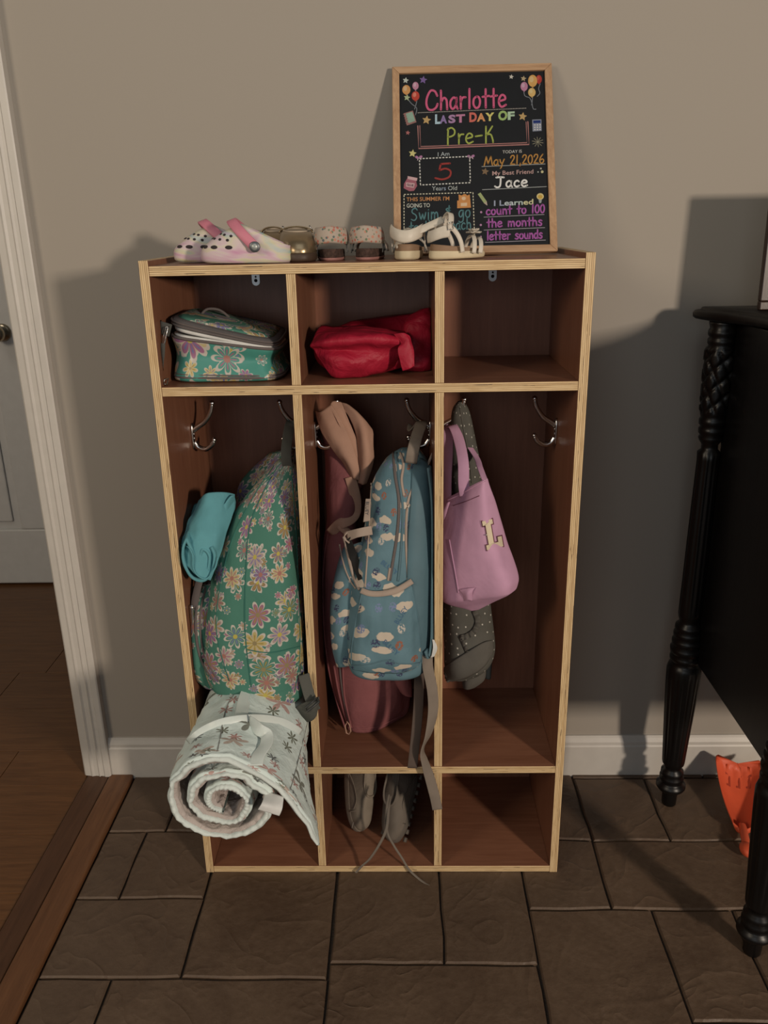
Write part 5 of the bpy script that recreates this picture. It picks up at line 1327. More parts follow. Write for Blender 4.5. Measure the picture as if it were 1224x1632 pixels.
# ------------------------------------------------------------------ blue backpack, middle compartment
def cloud_mat():
    t = NT('blue_cloud_print'); uv = t.coord('UV')
    v = t.vm('MULTIPLY', uv, (24, 30, 0)).outputs[0]
    w = t.n('ShaderNodeTexNoise'); w.inputs['Scale'].default_value = 70; w.inputs['Detail'].default_value = 1; t.l(uv, w.inputs['Vector'])
    wv = t.vm('SCALE', t.vm('SUBTRACT', w.outputs['Color'], (.5, .5, .5)).outputs[0]); wv.inputs['Scale'].default_value = .35
    v2 = t.vm('ADD', v, wv.outputs[0]).outputs[0]
    vo = t.n('ShaderNodeTexVoronoi', voronoi_dimensions='2D'); vo.inputs['Scale'].default_value = 1; vo.inputs['Randomness'].default_value = .7; t.l(v2, vo.inputs['Vector'])
    d = t.vm('SUBTRACT', v2, vo.outputs['Position']); sp = t.n('ShaderNodeSeparateXYZ'); t.l(d.outputs[0], sp.inputs[0])
    rc = t.n('ShaderNodeSeparateColor'); t.l(vo.outputs['Color'], rc.inputs[0])
    dd = t.m('SQRT', t.m('ADD', t.m('POWER', sp.outputs[0], 2.0), t.m('POWER', t.m('MULTIPLY', sp.outputs[1], 1.8), 2.0)))
    cl = t.m('MULTIPLY', t.step(dd, .40, .04), t.m('LESS_THAN', rc.outputs[0], .62))
    base = t.ramp(t.noise(t.coord(), 14, 3), [(.3, (.082, .158, .190)), (.7, (.122, .218, .262))])
    c = t.mix(cl, base, (.50, .43, .35))
    # small dark-blue and rust scribbles between the clouds
    v3 = t.vm('MULTIPLY', uv, (34, 34, 0)).outputs[0]
    vo2 = t.n('ShaderNodeTexVoronoi', voronoi_dimensions='2D'); vo2.inputs['Scale'].default_value = 1; t.l(v3, vo2.inputs['Vector'])
    rc2 = t.n('ShaderNodeSeparateColor'); t.l(vo2.outputs['Color'], rc2.inputs[0])
    sc_ = t.m('MULTIPLY', t.step(vo2.outputs['Distance'], .26, .06), t.m('LESS_THAN', rc2.outputs[1], .38))
    nz = t.noise(uv, 260, 2, dim='2D')
    sc_ = t.m('MULTIPLY', sc_, t.m('GREATER_THAN', nz, .46))
    c = t.mix(sc_, c, t.ramp(rc2.outputs[0], [(0, (.045, .055, .11)), (.45, (.16, .20, .34)), (.72, (.26, .10, .06)), (.88, (.45, .42, .38))], 'CONSTANT'))
    t.col(c).rough(.72); t.b.inputs['Specular IOR Level'].default_value = .3
    t.bump(t.noise(t.coord(), 20, 3, .55, .6), .5, .005); return t.mat
M['cloud'] = cloud_mat()
M['blue_plain'] = fabric('plain_teal_blue_nylon', (.082, .150, .180), .6, crease=(14, .4, .004), spec=.3)
M['beige'] = fabric('beige_binding', (.36, .285, .235), .85)
M['beige_web'] = fabric('beige_grey_webbing', (.20, .165, .135), .85)
M['brown_web'] = fabric('brown_grey_webbing', (.095, .070, .058), .9)
bb = thing('backpack', 'light blue cloud printed backpack with beige zips hanging in the middle compartment', 'backpack', (.04, .03, .50))
ROOM[bb['label']] = (MX0, MX1, Z2+.001)
mb = MB(); fb = fold_noise(.0045, 13, 21, (1, 1, .5))
rowloft(mb, [(636, 716, .11, 672, 716, .11, .018), (612, 735, .11, 684, 735, .11, .042), (596, 765, .10, 687, 765, .10, .058), (588, 810, .085, 688, 810, .09, .066), (574, 870, .07, 688, 870, .08, .070), (556, 930, .06, 688, 930, .07, .072), (550, 990, .05, 687, 990, .06, .074), (551, 1035, .045, 684, 1035, .05, .072), (556, 1056, .04, 678, 1056, .045, .064), (566, 1066, .04, 668, 1066, .04, .045)], 64, 84, 2.9, fb)
bbody = mb; sfb = Surf(mb); mb.build('body', M['cloud'], bb)
# plain front panel at the right, between two bound seams
surf_sheet(sfb, [[(657, 748), (668, 730), (686, 742)], [(655, 800), (672, 795), (689, 790)], [(650, 870), (670, 870), (689, 870)], [(650, 950), (670, 950), (688, 950)], [(660, 1000), (675, 1010), (687, 1015)], [(668, 1040), (676, 1045), (684, 1045)]], 18, 50, .003, .004, 'front_panel', M['blue_plain'], bb, off=.0015)
for pts, r, m in (([(627, 722), (630, 760), (636, 800), (633, 850), (627, 890), (621, 925)], .0030, 'zip_grey'), ([(632, 722), (636, 765), (642, 810), (640, 860), (637, 900), (634, 926)], .0024, 'blue_plain'),
                  ([(638, 722), (643, 740), (640, 765), (644, 790)], .0026, 'beige'), ([(690, 722), (676, 752), (660, 775), (650, 800), (647, 850), (649, 900), (652, 930)], .0026, 'beige'),
                  ([(654, 930), (660, 970), (668, 1010), (676, 1055)], .0018, 'beige'), ([(592, 770), (590, 820), (586, 880), (582, 936)], .0018, 'beige'), ([(622, 905), (619, 925)], .003, 'beige')):
    piping(sfb, pts, r, M[m], 'bound_seam', bb)
# gathered side pocket with a beige hem
pk, pkm = surf_sheet(sfb, [[(577, 940), (600, 944), (632, 938), (657, 925)], [(570, 975), (600, 978), (635, 975), (664, 965)], [(562, 1015), (600, 1018), (640, 1016), (669, 1008)], [(557, 1048), (600, 1054), (640, 1054), (672, 1046)], [(564, 1066), (600, 1072), (640, 1072), (666, 1062)]], 40, 34, .003, .012, 'side_pocket', M['cloud'], bb, off=.004, disp=fold_noise(.0025, 30, 2, (1.6, 1, .3)))
sfk = Surf([pkm, bbody])
onsurf_ribbon(sfk, [(576, 941), (590, 946), (610, 946), (632, 941), (657, 926)], .011, .005, M['beige'], 'pocket_hem', bb, off=.002, n=34)
for pts in ([(577, 945), (568, 985), (561, 1030), (560, 1062)], [(657, 930), (665, 975), (670, 1020), (672, 1058)]): piping(sfk, pts, .0016, M['blue_plain'], 'pocket_seam', bb)
piping(sfk, [(560, 1060), (590, 1058), (615, 1052), (640, 1058), (668, 1056)], .0014, M['blue_plain'], 'pocket_seam', bb)
# open outer pocket on the left with pale binding, and the haul tab
mb = MB(); rowloft(mb, [(549, 872, .10, 582, 862, .06, .012), (541, 905, .09, 580, 905, .05, .028), (541, 960, .08, 572, 960, .03, .036), (545, 1020, .07, 570, 1020, .02, .036), (552, 1055, .06, 570, 1058, .02, .030)], 34, 40, 2.4, fold_noise(.003, 20, 4)); spo = Surf([mb, bbody]); mb.build('outer_pocket', M['cloud'], bb)
for pts, r in (([(548, 856), (556, 890), (564, 920), (573, 940)], .0030), ([(541, 868), (548, 900), (558, 925), (567, 938)], .0016)): piping(spo, pts, r, M['beige'], 'pocket_binding', bb, off=.002)
mb = MB(); grid_sheet(mb, [[PY(552, 847, .035), PY(572, 842, .012), PY(592, 838, .012)], [PY(556, 862, .03), PY(572, 856, .010), PY(594, 852, .010)]], 16, 8, .003); mb.build('side_tab', M['beige'], bb)
ribbon_pts(MB(), [PY(552, 848, .035), PY(549, 856, .03), PY(557, 864, .03)], .010, .002, (0, 1, .3), n=8).build('side_tab', M['beige'], bb)
mb = MB(); grid_sheet(mb, [[PY(550, 862, .030), PY(558, 856, .022)], [spo.at(558, 892, .0025), spo.at(570, 886, .0025)], [spo.at(571, 925, .0025), spo.at(577, 922, .0025)]], 8, 16, .001); mb.build('pocket_shade', M['black'], bb)  # black sheet painting the shade inside the open pocket
tg = MB(); grid_sheet(tg, [[PY(583, 795, .026), PY(591, 795, .022)], [PY(581, 815, .024), PY(590, 815, .020)], [PY(579, 832, .022), PY(590, 830, .018)]], 6, 14, .0015); tgo = tg.build('name_tag', M['beige'], bb)
def cloth_text(sf, text, px, py, ang, hgt, mat, parent, off=.0012, bold=.0):
    """letters printed on cloth: each vertex of the flat letters is laid on the surface"""
    cv = bpy.data.curves.new('t', 'FONT'); cv.body = text; cv.offset = bold; cv.resolution_u = 2
    ob = bpy.data.objects.new('t', cv); C.objects.link(ob); dg = bpy.context.evaluated_depsgraph_get(); dg.update()
    me = bpy.data.meshes.new_from_object(ob.evaluated_get(dg)); k = hgt/.73
    mb = MB()
    for v in me.vertices:
        x, y_ = v.co.x*k, -v.co.y*k; mb.vert(sf.at(px+x*cos(ang)-y_*sin(ang), py+x*sin(ang)+y_*cos(ang), off))
    for p in me.polygons: mb.face(list(p.vertices))
    bpy.data.objects.remove(ob); bpy.data.curves.remove(cv)
    return mb.build('printed_word', mat, parent, smooth=False)
M['word_blue'] = plain('faded_blue_print', (.060, .135, .235), .8)
M['word_dark'] = plain('dark_print', (.055, .06, .07), .8)
cloth_text(Surf(tg), 'BLUEY', 583, 799, pi/2+.05, 5.5, M['word_dark'], tgo, .0008)
for wx, wy, wa in ((634, 996, -1.0), (609, 1024, .75), (606, 898, .65)): cloth_text(sfk, 'BLUEY', wx, wy, wa, 8, M['word_blue'], bb, .0009)
# loop over the hook, right strap and hanging strap ends
ribbon_pts(MB(), [PY(655, 738, .055), PY(659, 715, .055), PY(666, 690, .09), PY(672, 672, .13), (.079, .160, .944), (.078, .175, .944)], .022, .0025, [(1, 0, 0), (1, .1, 0), (.9, .2, 0), (.8, .4, 0), (.5, 1, 0), (.3, 1, 0)], n=22).build('hanging_loop', M['beige_web'], bb)
tube_pts(MB(), [PY(656, 716, .10), PY(658, 700, .10), PY(663, 690, .11), PY(668, 700, .11)], .003, 8, n=14).build('carry_handle', M['beige_web'], bb)
ribbon_pts(MB(), [PY(684, 745, .05), PY(690, 800, .04), PY(691, 880, .02), PY(690, 960, .006), PY(689, 1020, .0), PY(684, 1046, -.004), PY(679, 1036, -.006)], .014, .004, [(.5, 1, 0)]*7, n=40).build('shoulder_strap', M['blue_plain'], bb)
ribbon_pts(MB(), [PY(681, 1045, -.002), PY(682, 1065, -.008), PY(689, 1100, -.014), PY(690, 1135, -.016), PY(683, 1170, -.016), PY(673, 1196, -.014), PY(677, 1215, -.014), PY(685, 1240, -.012), PY(693, 1270, -.010), PY(697, 1290, -.010)], .021, .002, [(1, 0, 0), (1, 0, 0), (1, .1, 0), (.95, .3, 0), (.7, .7, 0), (.35, .9, 0), (.6, .8, 0), (.9, .4, 0), (1, .1, 0), (1, 0, 0)], n=70, wave=.0).build('strap_tail', M['beige_web'], bb)
ribbon_pts(MB(), [PY(668, 1070, .03), PY(667, 1120, .02), PY(663, 1170, .006), PY(657, 1224, -.006)], .020, .002, (1, .1, 0), n=24).build('strap_tail', M['brown_web'], bb)
mb = MB(); grid_sheet(mb, [[PY(689, 1019, -.008), PY(692, 1020, -.009)], [PY(690, 1032, -.010), PY(697, 1033, -.011)], [PY(687, 1048, -.008), PY(692, 1046, -.009)]], 8, 16, .0016); mb.build('white_tag', M['white_lining'], bb)

# ------------------------------------------------------------------ grey dotted jacket and lilac tote, right compartment
def dots():
    t = NT('grey_cloth_with_white_dots'); uv = t.coord('UV'); v = t.vm('MULTIPLY', uv, (48, 48, 0)).outputs[0]
    vo = t.n('ShaderNodeTexVoronoi', voronoi_dimensions='2D'); vo.inputs['Scale'].default_value = 1; vo.inputs['Randomness'].default_value = .55; t.l(v, vo.inputs['Vector'])
    c = t.mix(t.step(vo.outputs['Distance'], .085, .03), t.ramp(t.noise(t.coord(), 20, 3), [(.3, (.082, .080, .068)), (.7, (.108, .104, .090))]), (.52, .50, .44))
    t.col(c).rough(.9); t.b.inputs['Specular IOR Level'].default_value = .15; t.bump(t.noise(t.coord(), 16, 3, .5, .5), .5, .006); return t.mat
M['dots'] = dots()
M['grey_rib'] = fabric('grey_rib', (.105, .098, .085), .9)
M['lilac'] = fabric('lilac_canvas', (.52, .295, .42), .85, crease=(13, .45, .006))
M['cream_patch'] = plain('cream_chenille', (.62, .52, .37), .95, bump=(400, .6, .002))
M['plum'] = plain('plum_outline', (.13, .035, .055), .8)
gj = thing('jacket', 'grey jacket with small white dots hanging behind the lilac tote', 'jacket', (.18, .15, .34))
ROOM[gj['label']] = (RX0, RX1, Z2+.001)
mb = MB(); fd = fold_noise(.006, 16, 30, (1, 1, .3))
rowloft(mb, [(731, 640, .17, 738, 640, .17, .006), (722, 655, .17, 748, 655, .17, .018), (718, 690, .17, 757, 690, .17, .028), (720, 740, .17, 766, 740, .17, .030), (722, 790, .17, 770, 790, .17, .034), (718, 860, .16, 776, 860, .17, .038), (710, 930, .15, 776, 930, .16, .042), (708, 990, .13, 781, 990, .15, .046), (708, 1040, .12, 785, 1030, .14, .046), (711, 1066, .11, 778, 1052, .14, .042), (716, 1080, .11, 766, 1066, .14, .03)], 70, 64, 2.5, fd)
sfd = Surf(mb); mb.build('body', M['dots'], gj)
piping(sfd, [(733, 650), (740, 690), (748, 730), (752, 770)], .0014, M['grey_rib'], 'hood_seam', gj)
surf_sheet(sfd, [[(709, 1062), (740, 1042), (768, 1025), (784, 1020)], [(709, 1075), (742, 1058), (770, 1042), (786, 1034)], [(712, 1087), (744, 1080), (766, 1066), (784, 1044)]], 30, 12, .004, .003, 'hem_rib', M['grey_rib'], gj, off=.003, disp=fold_noise(.002, 30, 1, (1, 1, 1)))
# ruffle
rf = []
path = cr([(752, 975, 0), (757, 990, 0), (752, 1003, 0), (742, 1010, 0), (732, 1014, 0), (737, 1028, 0), (742, 1040, 0)], 44)
for i, q in enumerate(path):
    a = sfd.at(q.x, q.y, .002); t = path[min(i+1, 43)]-path[max(i-1, 0)]; nn = Vector((-t.y, t.x, 0)).normalized()
    w = 9 if i < 30 else 5
    c = sfd.at(q.x-nn.x*w, q.y-nn.y*w, .006+.0035*sin(i*1.5)); m_ = sfd.at(q.x-nn.x*w*.5, q.y-nn.y*w*.5, .006+.002*sin(i*1.5)); rf.append([a, m_, c])
mb = MB(); grid_sheet(mb, rf, 6, 100, .0018); mb.build('ruffle', M['grey_rib'], gj)
mb = MB(); rowloft(mb, [(742, 1062, .13, 774, 1050, .14, .016), (738, 1085, .13, 773, 1078, .14, .018), (739, 1097, .13, 757, 1092, .14, .010)], 16, 36, 2.3, fold_noise(.003, 30, 3)); mb.build('cuff', M['grey_rib'], gj)
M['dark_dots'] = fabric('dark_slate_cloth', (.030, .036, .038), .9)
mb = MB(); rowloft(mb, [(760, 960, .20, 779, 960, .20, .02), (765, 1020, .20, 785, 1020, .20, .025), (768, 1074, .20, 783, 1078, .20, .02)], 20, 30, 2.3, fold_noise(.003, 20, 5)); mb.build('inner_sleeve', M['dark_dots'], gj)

tt = thing('tote_bag', 'lilac canvas tote bag with a cream letter L patch in the right compartment', 'bag', (.19, .05, .66))
ROOM[tt['label']] = (RX0, RX1, Z2+.001)
mb = MB(); ft = fold_noise(.0045, 12, 40, (1, 1, .7))
rowloft(mb, [(711, 796, .115, 775, 763, .035, .010), (709, 815, .115, 779, 790, .03, .020), (708, 860, .11, 793, 845, .02, .034), (709, 905, .10, 808, 890, .01, .040), (711, 938, .09, 819, 922, .0, .036), (713, 951, .085, 819, 938, .0, .032), (719, 959, .08, 814, 946, .0, .022), (735, 966, .07, 792, 957, .015, .012), (752, 973, .05, 764, 971, .04, .003)], 60, 84, 4.2, ft)
sft = Surf(mb); mb.build('body', M['lilac'], tt)
piping(sft, [(713, 797), (735, 787), (756, 775), (774, 765)], .0016, M['lilac'], 'top_hem', tt, off=.0005)
piping(sft, [(722, 806), (745, 798), (764, 790)], .0007, M['plum'], 'stitching', tt, off=.0002)
piping(sft, [(716, 860), (724, 905), (731, 945)], .0012, M['lilac'], 'side_seam', tt, off=.0005)
mb = MB(); grid_sheet(mb, [[sft.at(732, 940, .001), sft.at(744, 938, .003), sft.at(758, 936, .001)], [sft.at(738, 948, .002), sft.at(745, 946, .009), sft.at(753, 943, .003)], [sft.at(741, 958, .001), sft.at(746, 956, .006), sft.at(752, 958, .002)]], 14, 14, .002); mb.build('corner_fold', M['lilac'], tt)
# handles go up over the hook
hp = [PY(741, 790, .062), PY(739, 770, .062), PY(738, 735, .08), PY(731, 700, .115), PY(722, 680, .14), (.150, .165, .944)]
ribbon_pts(MB(), hp, .021, .003, [(1, 0, 0), (1, 0, 0), (1, .1, 0), (.9, .3, .1), (.7, .7, .1), (.4, 1, 0)], n=34).build('handle', M['lilac'], tt)
hp = [PY(713, 800, .10), PY(713, 760, .11), PY(714, 720, .125), PY(714, 690, .14), (.152, .160, .946)]
ribbon_pts(MB(), hp, .020, .003, [(.7, -.7, 0), (.7, -.6, 0), (.8, -.3, 0), (.8, .1, 0), (.5, 1, 0)], n=30).build('handle', M['lilac'], tt)
ribbon_pts(MB(), [PY(773, 766, .055), PY(765, 745, .09), PY(757, 725, .13), (.160, .180, .945)], .012, .002, (1, .6, 0), n=20).build('handle', M['lilac'], tt)
def patch(pts, lift, name, mat, parent):
    mb = MB(); n_ = len(pts)
    for x, y_ in pts: mb.vert(sft.at(x, y_, lift))
    for x, y_ in pts: mb.vert(sft.at(x, y_, -.002))
    mb.face(list(range(n_)))
    for i in range(n_): mb.face((i, (i+1) % n_, n_+(i+1) % n_, n_+i))
    return mb.build(name, mat, parent, smooth=False)
def L_pts(g):
    """slab-serif L in the photo's slant, grown by g"""
    base_ = [(0-g, 0-g), (17+g, 0-g), (17+g, 8+g), (13.2+g, 8+g), (13.2+g, 38-g), (20-g, 38-g), (20-g, 30-g), (27+g, 30-g), (27+g, 47+g), (0-g, 47+g), (0-g, 39-g), (4.3-g, 39-g), (4.3-g, 8+g), (0-g, 8+g)]
    return [(768+x*.98+y_*.17+ (0), 831-x*.24+y_*.98) for x, y_ in base_]
lp = patch(L_pts(1.3), .0022, 'letter_outline', M['plum'], tt); patch(L_pts(-.2), .0034, 'letter_patch', M['cream_patch'], lp)
mb = MB(); c = sft.at(775, 853, .0042); mb.skin([[c+Vector((r*cos(k*pi/5), -h, r*sin(k*pi/5))) for k in range(10)] for h, r in ((-.001, .0016), (.0008, .0012))]); mb.build('bead', M['silver'], lp)
mb = MB(); rowloft(mb, [(709, 803, .10, 716, 800, .08, .004), (707, 815, .10, 714, 818, .08, .008), (708, 840, .10, 714, 840, .08, .008)], 12, 24, 2.2); mb.build('side_gusset', M['lilac'], tt)

# ------------------------------------------------------------------ quilted nap mat, rolled
def quilt_mat():
    t = NT('pale_quilt_print'); uv = t.coord('UV'); 
    base = t.ramp(t.noise(t.coord(), 20, 3), [(.3, (.58, .67, .64)), (.7, (.70, .80, .77))])
    def motif(c, sc_, off, dens, rad, npet, cols):
        v = t.vm('MULTIPLY', t.vm('ADD', uv, (off, off, 0)).outputs[0], (sc_, sc_, 0)).outputs[0]
        vo = t.n('ShaderNodeTexVoronoi', voronoi_dimensions='2D'); vo.inputs['Scale'].default_value = 1; vo.inputs['Randomness'].default_value = .75; t.l(v, vo.inputs['Vector'])
        d = t.vm('SUBTRACT', v, vo.outputs['Position']); sp = t.n('ShaderNodeSeparateXYZ'); t.l(d.outputs[0], sp.inputs[0]); rc = t.n('ShaderNodeSeparateColor'); t.l(vo.outputs['Color'], rc.inputs[0])
        ang = t.m('ADD', t.m('ARCTAN2', sp.outputs[1], sp.outputs[0]), t.m('MULTIPLY', rc.outputs[0], 6.0))
        ln = t.m('SQRT', t.m('ADD', t.m('POWER', sp.outputs[0], 2.0), t.m('POWER', sp.outputs[1], 2.0)))
        pet = t.m('POWER', t.m('ABSOLUTE', t.m('COSINE', t.m('MULTIPLY', ang, npet/2))), 1.6)
        m_ = t.m('MULTIPLY', t.step(ln, t.m('MULTIPLY', t.m('ADD', pet, .12), rad), .03), t.m('LESS_THAN', rc.outputs[2], dens))
        return t.mix(m_, c, t.ramp(rc.outputs[1], [(i/len(cols), q) for i, q in enumerate(cols)], 'CONSTANT'))
    c = motif(base, 17, .3, .26, .42, 5, [(.50, .33, .30), (.46, .38, .33), (.20, .21, .18)])
    c = motif(c, 30, .71, .30, .36, 7, [(.12, .13, .13), (.16, .17, .13), (.38, .22, .20)])
    t.col(c).rough(.8); t.b.inputs['Specular IOR Level'].default_value = .25
    w = t.n('ShaderNodeTexWave'); w.inputs['Scale'].default_value = 9; w.inputs['Distortion'].default_value = 3; t.l(uv, w.inputs['Vector'])
    t.bump(t.m('ADD', t.noise(t.coord(), 35, 3, .6, .5), t.m('MULTIPLY', w.outputs['Fac'], .0)), .6, .006); return t.mat
M['quilt'] = quilt_mat()
M['plush'] = fabric('beige_plush', (.46, .40, .37), .95, crease=(42, .9, .010), var=.14)
M['quilt_edge'] = fabric('pale_bound_edge', (.62, .68, .65), .85, crease=(60, .7, .004))
M['satin'] = plain('pale_satin', (.62, .68, .65), .35, var=.05)
nm = thing('nap_mat', 'rolled pale quilted nap mat with sparse flowers sticking out under the green daisy backpack', 'bedding', (-.25, -.02, Z2))
ROOM[nm['label']] = (LX0, LX1, Z2+.001)
# the roll runs from the back of the compartment out past the front
A0 = Vector((-.262, -.235, .374)); A1 = Vector((-.252, .285, .374))
axd = (A1-A0).normalized()
def spiral(turns, r_out, r_in, start, n, squash=.86):
    out = []
    for i in range(n):
        t = i/(n-1); a = start+2*pi*turns*t; r = r_out+(r_in-r_out)*t**.9
        out.append((r*cos(a), r*sin(a)*squash, a))
    return out
sp1 = spiral(2.45, .104, .020, 1.70, 150)
def mat_pts(tz, th_off):
    """cross line of the mat at tz (0 front .. 1 back)"""
    o = A0.lerp(A1, tz); P_ = []
    flare = 1+.02*sin(tz*9)
    for (x, z, a) in sp1:
        k = 1+(.03+.16*max(0, 1-math.hypot(x, z)/.10))*noise.noise(Vector((x*38+3, z*38, tz*4)))
        P_.append(o+Vector((x*flare*k, .0, z*flare*k)))
    return P_
# free end of the mat: over the top to the right and down past the divider front
def tail(tz):
    o = A0.lerp(A1, tz)
    F = [(.163, -.080), (.150, -.052), (.130, -.018), (.106, .020), (.066, .058), (.022, .084)]
    I = [(.106, -.055), (.109, -.030), (.110, .000), (.104, .035), (.072, .070), (.026, .090)]
    f = max(0, 1-tz/.42)
    return [o+Vector((a[0]*f+b_[0]*(1-f), -.010*f*(1-i/5), a[1]*f+b_[1]*(1-f))) for i, (a, b_) in enumerate(zip(F, I))]
rows_ = []
TZ = [0, .02, .06, .12, .2, .3, .4, .5, .65, .8, 1.0]
for tz in TZ:
    rows_.append(tail(tz)+mat_pts(tz, 0))
NU, NV = 240, 60
def quilting(p, n_):
    return p+n_*(.0050*noise.noise(p*26)+.0022*noise.noise(p*70))
# resample each row, then build a thick sheet with puffed channels
RS = [cr(r, NU) for r in rows_]
CS = [cr([r[j] for r in RS], NV) for j in range(NU)]
GP = [[CS[j][i].copy() for j in range(NU)] for i in range(NV)]
def thick_roll():
    outer = MB(); inner = MB(); edge = MB()
    top = []; bot = []
    for i in range(NV):
        tr = []; br = []
        for j in range(NU):
            du = GP[i][min(j+1, NU-1)]-GP[i][max(j-1, 0)]; dv = GP[min(i+1, NV-1)][j]-GP[max(i-1, 0)][j]
            n_ = du.cross(dv).normalized(); 
            arc = j/NU*9.5; ch = abs(sin(pi*arc)); e_ = min(1, i/3.0, (NU-1-j)/4.0, j/4.0)
            h = .0115*(.55+.45*ch**.5)*(.45+.55*e_)
            lo_ = quilting(GP[i][j], n_)
            tr.append(lo_+n_*h); br.append(lo_-n_*h*.8)
        top.append(tr); bot.append(br)
    return top, bot
top, bot = thick_roll()
# orient so that 'top' faces outward
cmid = A0.lerp(A1, .5); jj = 60
if (top[NV//2][jj]-cmid).length < (bot[NV//2][jj]-cmid).length: top, bot = bot, top
def sheet_from(Gr, name, mat):
    mb = MB(); nv, nu = len(Gr), len(Gr[0]); Lx = [0]
    for j in range(1, nu): Lx.append(Lx[-1]+(GP[nv//2][j]-GP[nv//2][j-1]).length)
    Ly = [.52*i/(nv-1) for i in range(nv)]
    for r in Gr:
        for p in r: mb.vert(p)
    for i in range(nv-1):
        for j in range(nu-1): mb.face((i*nu+j, i*nu+j+1, (i+1)*nu+j+1, (i+1)*nu+j), ((Lx[j], Ly[i]), (Lx[j+1], Ly[i]), (Lx[j+1], Ly[i+1]), (Lx[j], Ly[i+1])))
    return mb, mb.build(name, mat, nm)
tm, _o = sheet_from(top, 'printed_cover', M['quilt']); bm_, _o = sheet_from(bot, 'plush_lining', M['plush'])
# rounded bound edge along the front and the free end
eb = MB(); rings = []
for j in range(NU):
    c = (top[0][j]+bot[0][j])/2; v = (top[0][j]-bot[0][j])/2; out_ = -axd*(.006+.0015*sin(j*1.9))
    rings.append([c+v*cos(a)*(1.12+.10*sin(j*1.9))+out_*sin(a) for a in [pi*k/8 for k in range(9)]])
eb.skin(rings, closed=False)
rings = []
for i in range(NV):
    c = (top[i][0]+bot[i][0])/2; v = (top[i][0]-bot[i][0])/2; out_ = (top[i][0]-top[i][2]).normalized()*.006
    rings.append([c+v*cos(a)*1.1+out_*sin(a) for a in [pi*k/8 for k in range(9)]])
eb2 = MB(); eb2.skin(rings, closed=False)
eb.build('bound_edge', M['quilt_edge'], nm); eb2.build('bound_edge', M['quilt_edge'], nm)
sfn = Surf([tm, bm_])
# channels stitched along and across
stitch = plain('grey_stitch', (.22, .22, .20), .9)
for pts in ([(378, 1098), (360, 1130), (350, 1180), (340, 1225)], [(490, 1150), (478, 1200), (465, 1250), (455, 1275)]):
    piping(sfn, pts, .0010, stitch, 'stitch_line', nm, off=.0003)
onsurf_ribbon(sfn, [(302, 1185), (325, 1166), (360, 1152), (410, 1147), (450, 1153), (478, 1170)], .020, .002, M['satin'], 'carry_strap', nm, off=.003, n=40)
onsurf_ribbon(sfn, [(396, 1098), (388, 1120), (384, 1146)], .024, .002, M['satin'], 'carry_strap', nm, off=.002, n=14)
ribbon_pts(MB(), [sfn.at(398, 1150, .006), sfn.at(412, 1162, .022), sfn.at(425, 1172, .026), sfn.at(424, 1186, .022), sfn.at(412, 1204, .012), sfn.at(408, 1220, .006)], .024, .002, [(.4, -.3, .8), (.7, -.2, .5), (1, 0, .2), (1, .1, .2), (1, 0, .1), (1, 0, .1)], n=30).build('hanging_strap', M['satin'], nm)
mb = MB(); grid_sheet(mb, [[sfn.at(423, 1260, .008), sfn.at(452, 1270, .008)], [PY(418, 1278, -.262), PY(450, 1288, -.262)], [PY(411, 1290, -.268), PY(445, 1300, -.266)]], 12, 12, .0015, fold_noise(.001, 40, 1, (1, 1, 1))); mb.build('care_label', M['white_lining'], nm)

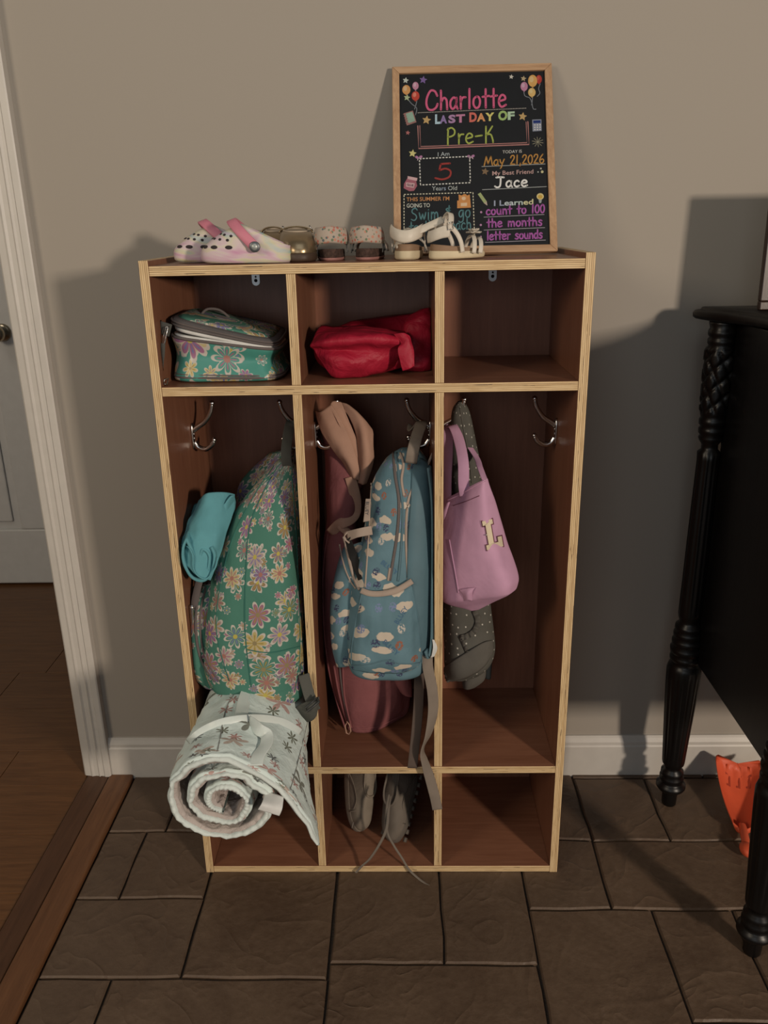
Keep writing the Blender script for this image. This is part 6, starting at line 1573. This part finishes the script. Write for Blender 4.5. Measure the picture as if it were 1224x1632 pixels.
# ------------------------------------------------------------------ two sneakers in the lower middle cubby
M['grey_sneaker'] = fabric('worn_grey_leather', (.16, .135, .11), .8, var=.2, crease=(30, .5, .004))
M['grey_sole'] = plain('grey_rubber', (.105, .088, .072), .8, var=.15)
M['taupe_sneaker'] = fabric('worn_taupe_leather', (.21, .175, .135), .8, var=.2, crease=(30, .5, .004))
M['taupe_sole'] = plain('taupe_rubber', (.19, .155, .12), .8, var=.15)
M['lace'] = fabric('flat_taupe_lace', (.16, .135, .11), .9)
def sneaker(origin, X, Z, label, um, sm, L=.155, W=.062, lugs=True):
    """origin = toe tip at ground; X heel->toe direction, Z up through the sole"""
    X = Vector(X).normalized(); Z = Vector(Z); Z = (Z-X*Z.dot(X)).normalized(); Y = Z.cross(X)
    Mx = Matrix(((X.x, Y.x, Z.x, 0), (X.y, Y.y, Z.y, 0), (X.z, Y.z, Z.z, 0), (0, 0, 0, 1)))
    Mx = Matrix.Translation(Vector(origin)) @ Mx @ Matrix.Translation((-L, 0, 0))
    pts = []
    o = thing('sneaker', label, 'shoe', (origin[0], origin[1], T), 'worn sneakers in the lower middle cubby')
    lv = [(.004, L-.006, W*.9, 0, .004), (0, L-.001, W, .003, .005), (0, L, W*1.02, .012, .012), (.001, L-.001, W, .020, .018)]
    m1 = MB().skin(shoe_body(lv, 3)); 
    lv = [(.002, L-.003, W*.97, .0198, .0178), (.002, L-.004, W*.97, .030, .026), (.003, L-.012, W*.92, .042, .036), (.004, L-.034, W*.82, .054, .046), (.005, L-.056, W*.74, .064, .054), (.006, L-.068, W*.68, .073, .060), (.007, L-.072, W*.64, .076, .062)]
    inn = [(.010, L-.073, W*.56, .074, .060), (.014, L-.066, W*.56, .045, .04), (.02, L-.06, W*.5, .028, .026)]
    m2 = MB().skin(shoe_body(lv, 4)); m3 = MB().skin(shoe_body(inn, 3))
    rim = tube_pts(MB(), shoe_ring(.007, L-.072, W*.63, .0765, .0625), .0025, 8, True)
    tng = MB(); grid_sheet(tng, [[Vector((.078+.004*k, s_*.016, .058+.012*k*.4)) for s_ in (-1, 0, 1)] for k in (0, -1, -2, -3)], 8, 10, .003)
    cap = MB(); ctrl = [[Vector((x, -cos(pi*k/8)*W*.50*wf, .016+h*sin(pi*k/8))) for k in range(9)] for x, wf, h in ((L-.045, .93, .0265), (L-.030, .86, .0205), (L-.014, .70, .013), (L-.004, .42, .006))]
    grid_sheet(cap, ctrl, 24, 14, .0016)
    bandm = MB(); tube_pts(bandm, [Vector((L-.046, -cos(pi*k/10)*W*.475, .018+.027*sin(pi*k/10))) for k in range(11)], .0010, 6)
    tr = MB()
    parts = [(m1, sm, 'sole'), (m2, um, 'upper'), (m3, M['hole_shade'], 'lining'), (rim, um, 'collar'), (tng, um, 'tongue'), (bandm, sm, 'toe_seam')]
    for k in range(9):
        x = .014+k*(L-.028)/8
        for s_ in ((-1, 1) if lugs else ()):
            wd = W/2*(.84+.16*(x/L)**1.2); lug = MB(); lug.box((x-.0055, s_*wd-.004, -.0018), (x+.0045, s_*wd+.0015, .006)); parts.append((lug, sm, 'tread_lug'))
    for s_ in (-1, 1):
        for k in range(3):
            lc = MB(); ribbon_pts(lc, [Vector((.092-.010*k, -s_*.004, .050+.004*k)), Vector((.090-.010*k, s_*.012, .0475+.004*k)), Vector((.086-.010*k, s_*.020, .041+.004*k))], .004, .0015, (1, 0, 0), n=6); parts.append((lc, M['lace'], 'lace_bar'))
        st = MB(); tube_pts(st, [(.012, s_*W*.44, .024), (.045, s_*W*.40, .038), (.080, s_*W*.40, .044), (.100, s_*W*.42, .032)], .0009, 6, n=20); parts.append((st, sm, 'side_seam'))
    zmin = min((Mx @ v).z for m, _, _ in parts for v in m.v); lift = T+.0008-zmin
    for m, mt, nme in parts:
        xform(m, Mx)
        for v in m.v: v.z += lift
        m.build(nme, mt, o)
    return o, Mx, lift
s1, m1_, l1_ = sneaker((-.060, .105, .02), (.10, -.62, -.78), (.62, -.62, .30), 'pale taupe sneaker standing on its toe at the left of the lower middle cubby', M['taupe_sneaker'], M['taupe_sole'], .150, .060, False)
s2, m2_, l2_ = sneaker((.026, .070, .02), (-.30, -.62, -.74), (-.62, -.70, .55), 'grey sneaker with long untied laces leaning at the right of the lower middle cubby', M['grey_sneaker'], M['grey_sole'], .165, .064)
# untied laces spilling out over the front edge
lace1 = [PY(622, 1268, .055), PY(619, 1290, .03), PY(616, 1320, .012), PY(605, 1345, -.0), PY(590, 1368, -.004), PY(577, 1380, -.006), PY(567, 1391, -.008)]
lace2 = [PY(620, 1266, .050), PY(616, 1290, .03), PY(617, 1325, .014), PY(628, 1348, -.0), PY(641, 1368, -.005), PY(652, 1386, -.010), PY(668, 1401, -.022), PY(684, 1412, -.038)]
for lp_, w in ((lace1, .006), (lace2, .0045)):
    ribbon_pts(MB(), lp_, w, .0016, (1, .3, .2), n=50).build('lace', M['lace'], s2)
ribbon_pts(MB(), [PY(563, 1310, .07), PY(561, 1320, .066)], .003, .0015, (1, 0, 0), n=4).build('lace', M['lace'], s1)
